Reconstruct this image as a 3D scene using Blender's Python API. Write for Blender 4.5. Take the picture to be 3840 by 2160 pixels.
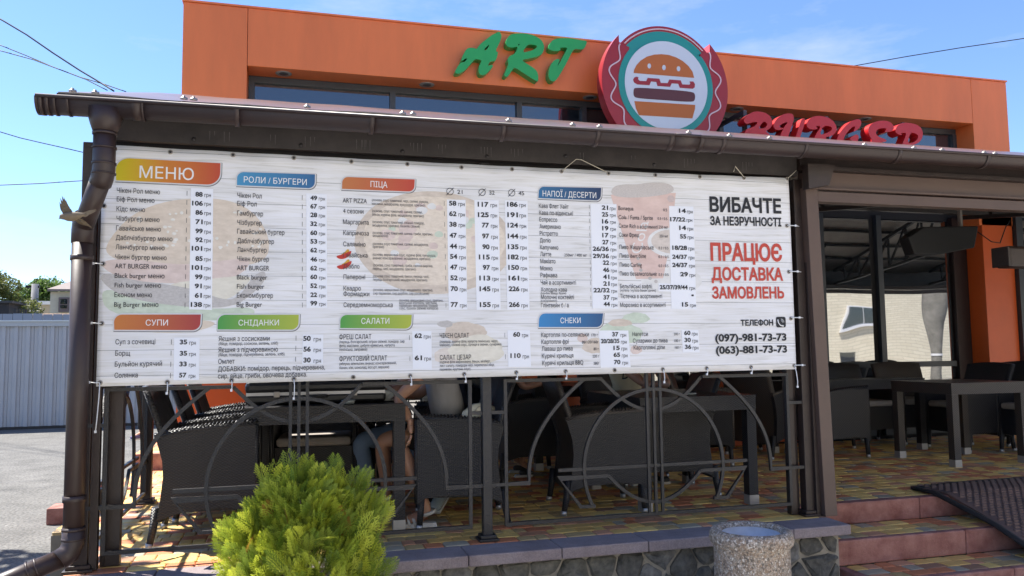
import bpy, bmesh, math, random
import numpy as np
from mathutils import Vector, Matrix, noise
random.seed(7)
R = math.radians
S = bpy.context.scene
COL = S.collection
for o in list(bpy.data.objects): bpy.data.objects.remove(o)

# ------------------------------------------------------------------ camera
CAM = np.array([0.0, 0.0, 1.54]); FPX = 2981.37
yaw, pitch, roll = R(15.5), R(4.56), R(-0.7)
_fw = np.array([math.sin(yaw)*math.cos(pitch), math.cos(yaw)*math.cos(pitch), math.sin(pitch)])
_r0 = np.array([math.cos(yaw), -math.sin(yaw), 0.0]); _u0 = np.cross(_r0, _fw)
_rt = _r0*math.cos(roll) + _u0*math.sin(roll); _up = -_r0*math.sin(roll) + _u0*math.cos(roll)
cd = bpy.data.cameras.new('camera'); cam = bpy.data.objects.new('camera', cd); COL.objects.link(cam)
cd.sensor_width = 36; cd.lens = 36*FPX/3840; cd.clip_start = 0.05; cd.clip_end = 600
m = Matrix.Identity(4)
for i in range(3):
    m[i][0] = _rt[i]; m[i][1] = _up[i]; m[i][2] = -_fw[i]; m[i][3] = CAM[i]
cam.matrix_world = m; S.camera = cam

# ------------------------------------------------------------------ sky, sun, exposure
SUN_AZ = R(-52)      # measured from +Y towards +X (negative: to the left, behind the building)
SUN_EL = R(56)
w = bpy.data.worlds.new('World'); S.world = w; w.use_nodes = True
nt = w.node_tree; nt.nodes.clear()
wo = nt.nodes.new('ShaderNodeOutputWorld'); bg = nt.nodes.new('ShaderNodeBackground')
sky = nt.nodes.new('ShaderNodeTexSky'); sky.sky_type = 'NISHITA'; sky.sun_disc = False
sky.sun_elevation = SUN_EL; sky.sun_rotation = SUN_AZ; sky.air_density = 1.0; sky.dust_density = 0.0; sky.ozone_density = 3.0
bg.inputs[1].default_value = 0.051
tc = nt.nodes.new('ShaderNodeTexCoord'); mp = nt.nodes.new('ShaderNodeMapping'); mp.inputs['Scale'].default_value = (1.2, 1.2, 4.5)
mp.inputs['Location'].default_value = (0.35, 0.1, 0.2)
nz = nt.nodes.new('ShaderNodeTexNoise'); nz.inputs['Scale'].default_value = 2.1; nz.inputs['Detail'].default_value = 9; nz.inputs['Roughness'].default_value = 0.62
cr = nt.nodes.new('ShaderNodeValToRGB'); cr.color_ramp.elements[0].position = 0.50; cr.color_ramp.elements[0].color = (0, 0, 0, 1)
cr.color_ramp.elements[1].position = 0.85; cr.color_ramp.elements[1].color = (0.75, 0.75, 0.75, 1)
mx = nt.nodes.new('ShaderNodeMixRGB'); mx.inputs[2].default_value = (4.3, 4.5, 4.9, 1)
nt.links.new(tc.outputs['Generated'], mp.inputs[0]); nt.links.new(mp.outputs[0], nz.inputs['Vector'])
nt.links.new(nz.outputs[0], cr.inputs[0]); nt.links.new(cr.outputs[0], mx.inputs[0])
wb = nt.nodes.new('ShaderNodeMixRGB'); wb.blend_type = 'MULTIPLY'; wb.inputs[0].default_value = 1; wb.inputs[2].default_value = (.82, .90, 1.09, 1)
nt.links.new(sky.outputs[0], wb.inputs[1]); nt.links.new(wb.outputs[0], mx.inputs[1]); nt.links.new(mx.outputs[0], bg.inputs[0]); nt.links.new(bg.outputs[0], wo.inputs[0])
sd = bpy.data.lights.new('sun', 'SUN'); sd.energy = 2.75; sd.angle = R(0.55); sd.color = (1.0, 0.95, 0.87)
sun = bpy.data.objects.new('sun', sd); COL.objects.link(sun)
tosun = Vector((math.sin(SUN_AZ)*math.cos(SUN_EL), math.cos(SUN_AZ)*math.cos(SUN_EL), math.sin(SUN_EL)))
sun.rotation_euler = tosun.to_track_quat('Z', 'Y').to_euler()
S.view_settings.view_transform = 'Standard'; S.view_settings.look = 'None'
S.view_settings.exposure = 2.2; S.view_settings.gamma = 1.0; S.view_settings.use_curve_mapping = False

# ------------------------------------------------------------------ pixel helper: photo pixel (3840 wide) -> point on a real plane
def U(px, py, axis, val):
    d = _fw + _rt*(px-1920)/FPX - _up*(py-1080)/FPX
    return Vector(CAM + d*((val-CAM[axis])/d[axis]))
OFF = {'c1': (0, 0), 'c2': (1280, 0), 'c3': (2560, 0), 'c4': (0, 720), 'c5': (1280, 720), 'c6': (2560, 720),
       'c7': (0, 1440), 'c8': (1280, 1440), 'c9': (2560, 1440)}
def P(c, x, y, axis, val):
    if c == 'a': return U(340+x/3.45, 540+y/3.45, axis, val)
    if c == 'art': return U(1660+x/4.2933, 80+y/4.2933, axis, val)
    if c == 'bur': return U(2740+x/3.39, 380+y/3.39, axis, val)
    if c == 'd': return U(x*1.490683, y*1.490683, axis, val)
    ox, oy = OFF[c]; return U(ox+x/2.0125, oy+y/2.0125, axis, val)

# ------------------------------------------------------------------ object helpers
def tag(o, label=None, cat=None, group=None, kind=None):
    if label: o['label'] = label
    if cat: o['category'] = cat
    if group: o['group'] = group
    if kind: o['kind'] = kind
    return o
def empty(name, loc=(0, 0, 0), rz=0, label=None, cat=None, group=None):
    o = bpy.data.objects.new(name, None); COL.objects.link(o); o.location = loc; o.rotation_euler = (0, 0, rz)
    o.empty_display_size = 0.1
    return tag(o, label, cat, group)
def link_mesh(name, me, parent=None, mats=None):
    o = bpy.data.objects.new(name, me); COL.objects.link(o)
    if parent: o.parent = parent
    return o
def copy_tree(o, parent=None):
    c = o.copy(); COL.objects.link(c)
    if parent: c.parent = parent
    for ch in o.children: copy_tree(ch, c)
    return c

class MB:
    """collects geometry; .build() links it as one mesh object"""
    def __init__(s): s.v = []; s.f = []; s.mi = []; s.sm = []; s.M = None
    def at(s, M): s.M = M; return s
    def add(s, vs, fs, mi=0, smooth=False):
        b = len(s.v)
        for p in vs:
            p = Vector(p)
            if s.M is not None: p = s.M @ p
            s.v.append(p)
        for f in fs: s.f.append([b+i for i in f]); s.mi.append(mi); s.sm.append(smooth)
        return s
    def box(s, x0, y0, z0, x1, y1, z1, mi=0, bev=0.0):
        if bev <= 0:
            vs = [(x, y, z) for z in (z0, z1) for y in (y0, y1) for x in (x0, x1)]
            return s.add(vs, [(0, 2, 3, 1), (4, 5, 7, 6), (0, 1, 5, 4), (2, 6, 7, 3), (0, 4, 6, 2), (1, 3, 7, 5)], mi)
        b = bev
        # chamfered box : 24 verts
        vs = []; idx = {}
        for ax in range(3):
            for cx in (0, 1):
                for cy in (0, 1):
                    for cz in (0, 1):
                        p = [(x0, x1)[cx], (y0, y1)[cy], (z0, z1)[cz]]
                        c = (cx, cy, cz)
                        for k in range(3):
                            if k != ax: p[k] += b if c[k] == 0 else -b
                        idx[(ax, c)] = len(vs); vs.append(p)
        fs = []
        for ax in range(3):
            o1, o2 = [(1, 2), (2, 0), (0, 1)][ax]
            for sd_ in (0, 1):
                q = []
                for a, c in ((0, 0), (1, 0), (1, 1), (0, 1)):
                    cc = [0, 0, 0]; cc[ax] = sd_; cc[o1] = a; cc[o2] = c; q.append(idx[(ax, tuple(cc))])
                fs.append(q if sd_ else q[::-1])
        for ax in range(3):      # edges along ax
            o1, o2 = [(1, 2), (2, 0), (0, 1)][ax]
            for a in (0, 1):
                for c in (0, 1):
                    q = []
                    for e, u in ((0, o1), (1, o1), (1, o2), (0, o2)):
                        cc = [0, 0, 0]; cc[ax] = e; cc[o1] = a; cc[o2] = c; q.append(idx[(u, tuple(cc))])
                    fs.append(q if (a ^ c) else q[::-1])
        for cx in (0, 1):
            for cy in (0, 1):
                for cz in (0, 1):
                    q = [idx[(k, (cx, cy, cz))] for k in range(3)]
                    fs.append(q if (cx+cy+cz) % 2 else q[::-1])
        return s.add(vs, fs, mi)
    def prism(s, pts, y0, y1, mi=0, axis=1):
        """extrude outline pts (two coords) along axis from y0 to y1 (convex or simple polygon)"""
        n = len(pts)
        def mk(p, y): return (p[0], y, p[1]) if axis == 1 else ((y, p[0], p[1]) if axis == 0 else (p[0], p[1], y))
        vs = [mk(p, y0) for p in pts]+[mk(p, y1) for p in pts]
        fs = [list(range(n)), list(range(2*n-1, n-1, -1))]+[[i, i+n, (i+1) % n+n, (i+1) % n] for i in range(n)]
        return s.add(vs, fs, mi)
    def tube(s, pts, r, n=8, mi=0, up=(0, 1, 0), rot=0.0, caps=True, smooth=True, closed=False, flat=1.0):
        pts = [Vector(p) for p in pts]; rs = r if isinstance(r, (list, tuple)) else [r]*len(pts)
        N = len(pts); vs = []; up = Vector(up)
        for i, p in enumerate(pts):
            if closed: a = pts[(i-1) % N]; b = pts[(i+1) % N]
            else: a = pts[max(i-1, 0)]; b = pts[min(i+1, N-1)]
            t = (b-a).normalized()
            k = 1.0
            if 0 < i < N-1 or closed:
                d1 = (p-a); d2 = (b-p)
                if d1.length > 1e-9 and d2.length > 1e-9:
                    c = max(-1, min(1, d1.normalized().dot(d2.normalized()))); k = 1/max(0.5, math.cos(math.acos(c)/2))
            u = up - t*up.dot(t)
            if u.length < 1e-4:
                u = Vector((1, 0, 0))-t*t.x
            u.normalize(); v = t.cross(u)
            for j in range(n):
                an = rot+2*math.pi*j/n
                vs.append(p+u*(math.cos(an)*rs[i]*flat)+v*(math.sin(an)*rs[i]*k))
        fs = []
        for i in range(N if closed else N-1):
            for j in range(n):
                a = i*n+j; b = i*n+(j+1) % n; c = ((i+1) % N)*n+(j+1) % n; d = ((i+1) % N)*n+j
                fs.append((a, b, c, d))
        s.add(vs, fs, mi, smooth)
        if caps and not closed:
            b0 = len(s.v)-len(vs)
            s.f.append([b0+j for j in range(n)][::-1]); s.mi.append(mi); s.sm.append(False)
            s.f.append([b0+(N-1)*n+j for j in range(n)]); s.mi.append(mi); s.sm.append(False)
        return s
    def bar(s, pts, w, mi=0, up=(0, 1, 0), closed=False):      # square bar
        return s.tube(pts, w*0.7071, 4, mi, up, math.pi/4, smooth=False, closed=closed)
    def lathe(s, prof, c=(0, 0, 0), n=24, mi=0, smooth=True, M=None):
        vs = []
        for (r, z) in prof:
            for j in range(n):
                a = 2*math.pi*j/n; vs.append((c[0]+r*math.cos(a), c[1]+r*math.sin(a), c[2]+z))
        if M is not None: vs = [M @ Vector(v) for v in vs]
        fs = [(i*n+j, i*n+(j+1) % n, (i+1)*n+(j+1) % n, (i+1)*n+j) for i in range(len(prof)-1) for j in range(n)]
        return s.add(vs, fs, mi, smooth)
    def mesh(s, name, mats, uv=None, clean=False):
        me = bpy.data.meshes.new(name); me.from_pydata([tuple(v) for v in s.v], [], s.f)
        for mt in (mats if isinstance(mats, (list, tuple)) else [mats]): me.materials.append(mt)
        me.polygons.foreach_set('material_index', s.mi); me.polygons.foreach_set('use_smooth', s.sm)
        if uv:
            ul = me.uv_layers.new(name='UVMap')
            for p in me.polygons:
                n = p.normal; a = [abs(n.x), abs(n.y), abs(n.z)]; k = a.index(max(a))
                for li in p.loop_indices:
                    co = me.vertices[me.loops[li].vertex_index].co
                    q = (co.y, co.z) if k == 0 else ((co.x, co.z) if k == 1 else (co.x, co.y))
                    ul.data[li].uv = q
        me.update()
        return me
    def build(s, name, mats, parent=None, uv=None, bevel=0):
        me = s.mesh(name, mats, uv)
        o = link_mesh(name, me, parent)
        if bevel:
            b = o.modifiers.new('b', 'BEVEL'); b.width = bevel; b.segments = 2; b.limit_method = 'ANGLE'; b.angle_limit = R(40)
        return o

def poly_face(name, outline, holes, mat, parent, depth=0.0, back=None, bevel=0):
    """outline/holes: 3-D points in a plane Y=const; extruded towards +Y by depth"""
    cu = bpy.data.curves.new(name, 'CURVE'); cu.dimensions = '2D'; cu.fill_mode = 'BOTH' if depth else 'FRONT'
    for ring in [outline]+holes:
        sp = cu.splines.new('POLY'); sp.points.add(len(ring)-1); sp.use_cyclic_u = True
        for i, p in enumerate(ring): sp.points[i].co = (p.x, p.z, 0, 1)
    cu.extrude = depth/2
    if bevel: cu.bevel_depth = bevel; cu.offset = -bevel
    ob = bpy.data.objects.new('tmp', cu); COL.objects.link(ob); bpy.context.view_layer.update()
    me = bpy.data.meshes.new_from_object(ob.evaluated_get(bpy.context.evaluated_depsgraph_get()))
    bpy.data.objects.remove(ob); me.name = name
    y = outline[0].y
    for v in me.vertices:
        x, z, d = v.co; v.co = (x, y+depth/2-d, z)
    me.materials.clear(); me.materials.append(mat); me.update()
    return link_mesh(name, me, parent)
def smooth_ring(pts, it=2):
    for _ in range(it):
        q = []
        for i in range(len(pts)):
            a, b = pts[i], pts[(i+1) % len(pts)]
            q += [a*0.75+b*0.25, a*0.25+b*0.75]
        pts = q
    return pts

# ------------------------------------------------------------------ materials
def mat(name, col, rough=0.6, metal=0.0, var=0.0, vscale=8, bump=0.0, bscale=60, spec=0.5, coat=0.0, emit=None, stretch=None, dirt=None):
    m_ = bpy.data.materials.new(name); m_.use_nodes = True; t = m_.node_tree; b = t.nodes['Principled BSDF']
    b.inputs['Roughness'].default_value = rough; b.inputs['Metallic'].default_value = metal
    b.inputs['Specular IOR Level'].default_value = spec; b.inputs['Coat Weight'].default_value = coat
    b.inputs['Base Color'].default_value = (*col, 1)
    tcn = t.nodes.new('ShaderNodeTexCoord')
    src = tcn.outputs['Object']
    if stretch:
        mpn = t.nodes.new('ShaderNodeMapping'); mpn.inputs['Scale'].default_value = stretch
        t.links.new(src, mpn.inputs[0]); src = mpn.outputs[0]
    if var > 0:
        n = t.nodes.new('ShaderNodeTexNoise'); n.inputs['Scale'].default_value = vscale; n.inputs['Detail'].default_value = 6
        n.inputs['Roughness'].default_value = 0.65
        t.links.new(src, n.inputs['Vector'])
        r_ = t.nodes.new('ShaderNodeValToRGB'); r_.color_ramp.elements[0].position = 0.3; r_.color_ramp.elements[1].position = 0.72
        r_.color_ramp.elements[0].color = (*[c*(1-var) for c in col], 1)
        c2 = dirt if dirt else [min(1, c*(1+var)) for c in col]
        r_.color_ramp.elements[1].color = (*c2, 1)
        t.links.new(n.outputs[0], r_.inputs[0]); t.links.new(r_.outputs[0], b.inputs['Base Color'])
    if bump > 0:
        n2 = t.nodes.new('ShaderNodeTexNoise'); n2.inputs['Scale'].default_value = bscale; n2.inputs['Detail'].default_value = 5
        t.links.new(src, n2.inputs['Vector'])
        bp = t.nodes.new('ShaderNodeBump'); bp.inputs['Strength'].default_value = bump; bp.inputs['Distance'].default_value = 0.01
        t.links.new(n2.outputs[0], bp.inputs['Height']); t.links.new(bp.outputs[0], b.inputs['Normal'])
    if emit: b.inputs['Emission Color'].default_value = (*emit, 1); b.inputs['Emission Strength'].default_value = 1
    return m_
brown = mat('brown_gutter_paint', (0.036, 0.020, 0.017), 0.46, var=0.22, vscale=5, bump=0.05, bscale=20, spec=0.55)
brown_post = mat('brown_post_paint', (0.030, 0.018, 0.015), 0.45, var=0.3, vscale=9, bump=0.15, bscale=90)
brown_pale = mat('pale_brown_sheet', (0.095, 0.058, 0.045), 0.45, var=0.12, vscale=3)
black_metal = mat('hammered_black_metal', (0.020, 0.018, 0.018), 0.42, var=0.3, vscale=30, bump=0.5, bscale=160, spec=0.6)
dark_steel = mat('dark_ceiling_steel', (0.022, 0.018, 0.018), 0.5, var=0.3, vscale=10)
fascia_m = mat('dusty_fascia', (0.036, 0.029, 0.027), 0.6, var=0.35, vscale=7, bump=0.1)
roof_m = mat('roof_sheet_metal', (0.17, 0.115, 0.105), 0.32, metal=0.35, var=0.15, vscale=2, bump=0.05, bscale=6)
roof_under = mat('roof_underside', (0.32, 0.29, 0.25), 0.6, var=0.2, vscale=4)
bolt_m = mat('bolt_metal', (0.35, 0.32, 0.29), 0.4, metal=0.7)
def facade_mat():
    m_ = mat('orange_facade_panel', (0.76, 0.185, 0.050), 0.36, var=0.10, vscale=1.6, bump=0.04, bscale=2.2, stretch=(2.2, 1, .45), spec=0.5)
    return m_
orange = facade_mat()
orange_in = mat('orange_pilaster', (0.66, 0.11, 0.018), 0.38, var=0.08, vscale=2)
frame_m = mat('grey_window_frame', (0.045, 0.052, 0.062), 0.4, var=0.1)
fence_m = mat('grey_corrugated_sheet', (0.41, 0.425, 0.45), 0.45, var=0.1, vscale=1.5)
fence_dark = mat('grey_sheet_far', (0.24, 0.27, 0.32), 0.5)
def glass_mat(name, tint, rough=0.02, bump=0.0, ior=2.7):
    m_ = bpy.data.materials.new(name); m_.use_nodes = True; t = m_.node_tree; b = t.nodes['Principled BSDF']
    b.inputs['Base Color'].default_value = (*tint, 1); b.inputs['Roughness'].default_value = rough
    b.inputs['Metallic'].default_value = 0.0; b.inputs['Specular IOR Level'].default_value = 1.0; b.inputs['IOR'].default_value = ior
    if bump:
        tcn = t.nodes.new('ShaderNodeTexCoord'); n = t.nodes.new('ShaderNodeTexNoise'); n.inputs['Scale'].default_value = 0.9; n.inputs['Detail'].default_value = 1.0
        bp = t.nodes.new('ShaderNodeBump'); bp.inputs['Strength'].default_value = bump; bp.inputs['Distance'].default_value = 0.05
        t.links.new(tcn.outputs['Object'], n.inputs['Vector']); t.links.new(n.outputs[0], bp.inputs['Height']); t.links.new(bp.outputs[0], b.inputs['Normal'])
    return m_
glass = glass_mat('mirror_tinted_glass', (0.012, 0.016, 0.02), 0.015, 0.11)
glass_up = glass_mat('upper_window_glass', (0.015, 0.02, 0.028), 0.02, 0.02, 1.75)
def wicker(name, c1, c2):
    """over-under strand weave: product of two sines in surface metres gives the humps"""
    m_ = bpy.data.materials.new(name); m_.use_nodes = True; t = m_.node_tree; b = t.nodes['Principled BSDF']
    b.inputs['Roughness'].default_value = 0.38
    tcn = t.nodes.new('ShaderNodeTexCoord'); sp = t.nodes.new('ShaderNodeSeparateXYZ'); t.links.new(tcn.outputs['UV'], sp.inputs[0])
    def mth(op, a, b_=None, v=None):
        n = t.nodes.new('ShaderNodeMath'); n.operation = op; t.links.new(a, n.inputs[0])
        if b_ is not None: t.links.new(b_, n.inputs[1])
        if v is not None: n.inputs[1].default_value = v
        return n.outputs[0]
    su = mth('SINE', mth('MULTIPLY', sp.outputs[0], v=math.pi/0.0125)); sv = mth('SINE', mth('MULTIPLY', sp.outputs[1], v=math.pi/0.0075))
    row = mth('ABSOLUTE', sv); pr = mth('MULTIPLY', su, sv); hump = mth('ADD', mth('MULTIPLY', pr, v=.5), mth('MULTIPLY', row, v=.5))
    mr = t.nodes.new('ShaderNodeMapRange'); mr.inputs[1].default_value = -.3; mr.inputs[2].default_value = .8; t.links.new(hump, mr.inputs[0])
    mx_ = t.nodes.new('ShaderNodeMixRGB'); mx_.inputs[1].default_value = (*[c*.35 for c in c2], 1); mx_.inputs[2].default_value = (*[c*1.25 for c in c1], 1)
    t.links.new(mr.outputs[0], mx_.inputs[0]); t.links.new(mx_.outputs[0], b.inputs['Base Color'])
    bp = t.nodes.new('ShaderNodeBump'); bp.inputs['Strength'].default_value = 0.8; bp.inputs['Distance'].default_value = 0.0035
    t.links.new(mr.outputs[0], bp.inputs['Height']); t.links.new(bp.outputs[0], b.inputs['Normal'])
    return m_
wick = wicker('dark_wicker', (0.024, 0.023, 0.026), (0.010, 0.010, 0.012))
wick_br = wicker('brown_wicker', (0.060, 0.048, 0.040), (0.034, 0.028, 0.025))
cushion_m = mat('grey_cushion', (0.30, 0.27, 0.24), 0.9, var=0.1, bump=0.2, bscale=200)
cap_m = mat('metal_foot_cap', (0.42, 0.42, 0.43), 0.35, metal=0.6)
white_pl = mat('white_plastic', (0.75, 0.76, 0.78), 0.5)
grommet_m = mat('grommet_hole', (0.006, 0.006, 0.008), 0.5)
kerb_m = mat('mauve_concrete_kerb', (0.255, 0.198, 0.198), 0.85, var=0.22, vscale=6, bump=0.35, bscale=120, dirt=(0.30, 0.25, 0.25))
step_m = mat('red_concrete_step', (0.30, 0.10, 0.075), 0.85, var=0.38, vscale=7, bump=0.4, bscale=80, dirt=(0.42, 0.21, 0.17))
asphalt = mat('asphalt', (0.128, 0.125, 0.117), 0.92, var=0.30, vscale=2.3, bump=0.6, bscale=90)
def add_fine(m_, sc, amt):
    """overlay fine grain on the colour ramp"""
    t = m_.node_tree; b = t.nodes['Principled BSDF']; l = b.inputs['Base Color'].links
    if not l: return
    src = l[0].from_socket; tcn = t.nodes.new('ShaderNodeTexCoord'); n = t.nodes.new('ShaderNodeTexNoise')
    n.inputs['Scale'].default_value = sc; n.inputs['Detail'].default_value = 3
    mr = t.nodes.new('ShaderNodeMapRange'); mr.inputs[1].default_value = 0.3; mr.inputs[2].default_value = 0.7
    mr.inputs[3].default_value = 1-amt; mr.inputs[4].default_value = 1+amt
    mxn = t.nodes.new('ShaderNodeVectorMath'); mxn.operation = 'SCALE'
    t.links.new(tcn.outputs['Object'], n.inputs['Vector']); t.links.new(n.outputs[0], mr.inputs[0])
    t.links.new(src, mxn.inputs[0]); t.links.new(mr.outputs[0], mxn.inputs['Scale']); t.links.new(mxn.outputs[0], b.inputs['Base Color'])
add_fine(asphalt, 38, 0.5); add_fine(kerb_m, 180, 0.18); add_fine(step_m, 200, 0.15)
mortar = mat('grout_sand', (0.27, 0.225, 0.165), 0.95, var=0.2, bump=0.4, bscale=150)
stone_mortar = mat('stone_wall_mortar', (0.30, 0.27, 0.22), 0.95, var=0.3, vscale=12, bump=0.8, bscale=60)
stone_ms = [mat('fieldstone_%s' % n, c, 0.85, var=0.45, vscale=14, bump=0.8, bscale=45, dirt=d) for n, c, d in
            (('dark', (0.05, 0.05, 0.045), (0.16, 0.15, 0.13)), ('green', (0.07, 0.072, 0.06), (0.19, 0.175, 0.145)), ('grey', (0.09, 0.088, 0.085), (0.26, 0.25, 0.23)))]
tile_cols = [('yellow', (0.80, 0.54, 0.175)), ('ochre', (0.74, 0.45, 0.14)), ('red', (0.58, 0.205, 0.09)), ('rose', (0.60, 0.29, 0.16)),
             ('grey', (0.40, 0.34, 0.24)), ('olive', (0.50, 0.34, 0.15)), ('brown', (0.36, 0.195, 0.115))]
tile_ms = [mat('paver_'+n, c, 0.55, var=0.16, vscale=13, bump=0.25, bscale=140, spec=0.45) for n, c in tile_cols]
for t_ in tile_ms: add_fine(t_, 220, 0.12)

# ------------------------------------------------------------------ ground
g = MB()
g.add([(-150, -90, 0), (150, -90, 0), (150, 210, 0), (-150, 210, 0)], [(0, 1, 2, 3)])
tag(g.build('ground', asphalt), kind='structure')

F = 0.5                      # terrace floor height
fc = MB().add([(-1.0, -15.8, .004), (30, -15.8, .004), (30, 4.16, .004), (-1.0, 4.16, .004)], [(0, 1, 2, 3)])  # unseen pale ground sheet, added to bounce sunlight up onto the banner
tag(fc.build('bounce_paving', mat('pale_bounce_ground', (0.46, 0.43, 0.38), 0.9, var=.12, vscale=3, bump=.3, bscale=40)), kind='structure')
# ------------------------------------------------------------------ terrace base
terr = empty('terrace'); tag(terr, kind='structure')
b = MB().box(-1.06, 4.32, 0.0, 9.2, 7.75, 0.478); b.box(3.2, 4.66, 0.001, 9.19, 4.7, 0.479)
b.build('terrace_base', mortar, terr)
# main surface has a notch at the steps (X > 3.2, Y < 4.66)
terr.children[0].data.clear_geometry()
b = MB().box(-1.06, 4.30, 0.0, 3.2, 7.75, 0.478).box(3.2, 4.72, 0.0, 13.2, 7.75, 0.478)
me = b.mesh('terrace_base', mortar); terr.children[0].data = me
# pavers
_tm = {}
def tile_mesh(wd, dp, mi, h=0.024):
    k = (round(wd, 3), round(dp, 3), mi)
    if k not in _tm:
        mb = MB(); ww, dd = wd/2-0.0018, dp/2-0.0018; cx = min(0.010, ww*0.2)
        def ring(ins, z):
            a, c, q = ww-ins, dd-ins, cx
            return [(-a+q, -c, z), (a-q, -c, z), (a, -c+q, z), (a, c-q, z), (a-q, c, z), (-a+q, c, z), (-a, c-q, z), (-a, -c+q, z)]
        r0, r1, r2 = ring(0, 0.0), ring(0, h-0.0035), ring(0.005, h)
        fs = [[i, (i+1) % 8, 8+(i+1) % 8, 8+i] for i in range(8)]+[[8+i, 8+(i+1) % 8, 16+(i+1) % 8, 16+i] for i in range(8)]+[list(range(16, 24))]
        mb.add(r0+r1+r2, fs); _tm[k] = mb.mesh('paver', tile_ms[mi])
    return _tm[k]
def lay(x0, x1, y0, y1, z, rows, widths=(0.07, 0.105, 0.14, 0.14, 0.175), seed=1):
    rr = random.Random(seed); out = []; n = rows; dp = (y1-y0)/n
    for r_ in range(n):
        x = x0
        while x < x1-0.02:
            wd = rr.choice(widths)
            if x+wd > x1-0.04: wd = x1-x
            mi = rr.choices(range(7), (24, 19, 14, 13, 11, 12, 7))[0]
            out.append((x+wd/2, y0+dp*(r_+0.5), z+rr.uniform(-0.0015, 0.0015), wd, dp, mi)); x += wd
    return out
def place_tiles(tl, parent, nparts):
    """nearest tiles one object each, the others one object"""
    def vis(t): 
        d = math.hypot(t[0], t[1]); fr = (t[0]*_rt[0]+t[1]*_rt[1])/(t[0]*_fw[0]+t[1]*_fw[1])
        hidden = (t[1] > 4.33 and t[2] > 0.4 and t[0] < -0.95) 
        return d+(50 if abs(fr) > 0.66 or hidden else 0)
    tl = sorted(tl, key=vis)
    for (x, y, z, wd, dp, mi) in tl[:nparts]:
        o = link_mesh('paver', tile_mesh(wd, dp, mi), parent); o.location = (x, y, z-0.024)
    rest = tl[nparts:]
    if rest:
        mb = MB()
        for (x, y, z, wd, dp, mi) in rest:
            ww, dd = wd/2-0.0025, dp/2-0.0025
            q = min(0.014, ww*0.3); i_ = 0.005
            r1 = [(-ww+q, -dd), (ww-q, -dd), (ww, -dd+q), (ww, dd-q), (ww-q, dd), (-ww+q, dd), (-ww, dd-q), (-ww, -dd+q)]
            vs = [(x+a, y+c, z-0.007) for a, c in r1]+[(x+a*(1-i_/ww), y+c*(1-i_/dd), z) for a, c in r1]
            mb.add(vs, [[i, (i+1) % 8, 8+(i+1) % 8, 8+i] for i in range(8)]+[list(range(8, 16))], mi)
        o = mb.build('paver_field', tile_ms, parent); o['kind'] = 'stuff'
tl = lay(-1.05, 3.2, 4.31, 7.69, F, 33, seed=3)
tl += lay(3.2, 11.0, 4.72, 7.69, F, 29, seed=4)
place_tiles(tl, terr, 292)
# kerb stones along the terrace front
xs = [-1.20, -0.62, -0.12, 0.38, 0.885, 1.39, 1.89, 2.39, 2.80, 3.19]
for a, c in zip(xs[:-1], xs[1:]):
    k = MB().box(a+0.002, 4.08, 0.44, c-0.002, 4.305, F-0.001)
    k.build('kerb_stone', kerb_m, terr, bevel=0.007)
# ------------------------------------------------------------------ stone wall under the kerb
wall = empty('stone_wall', (0, 0, 0), 0, 'rubble stone base wall with pale mortar below the mauve kerb', 'wall')
MB().box(-1.05, 4.165, 0.0, 3.16, 4.29, 0.44).build('mortar_bed', stone_mortar, wall)
def clip(poly, a, b_):
    """keep the part of poly nearer to a than b"""
    mx_, mz_ = (a[0]+b_[0])/2, (a[1]+b_[1])/2; nx, nz_ = b_[0]-a[0], b_[1]-a[1]; out = []
    for i in range(len(poly)):
        p, q = poly[i], poly[(i+1) % len(poly)]
        dp_ = (p[0]-mx_)*nx+(p[1]-mz_)*nz_; dq = (q[0]-mx_)*nx+(q[1]-mz_)*nz_
        if dp_ <= 0: out.append(p)
        if dp_*dq < 0:
            t = dp_/(dp_-dq); out.append((p[0]+(q[0]-p[0])*t, p[1]+(q[1]-p[1])*t))
    return out
rs = random.Random(11); seeds = []
nxs = 26
for i in range(nxs):
    for j in range(3):
        seeds.append((-1.0+(i+0.5+(0.5 if j % 2 else 0)+rs.uniform(-.33, .33))*4.2/nxs, (j+0.5+rs.uniform(-.38, .38))*0.147))
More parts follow.
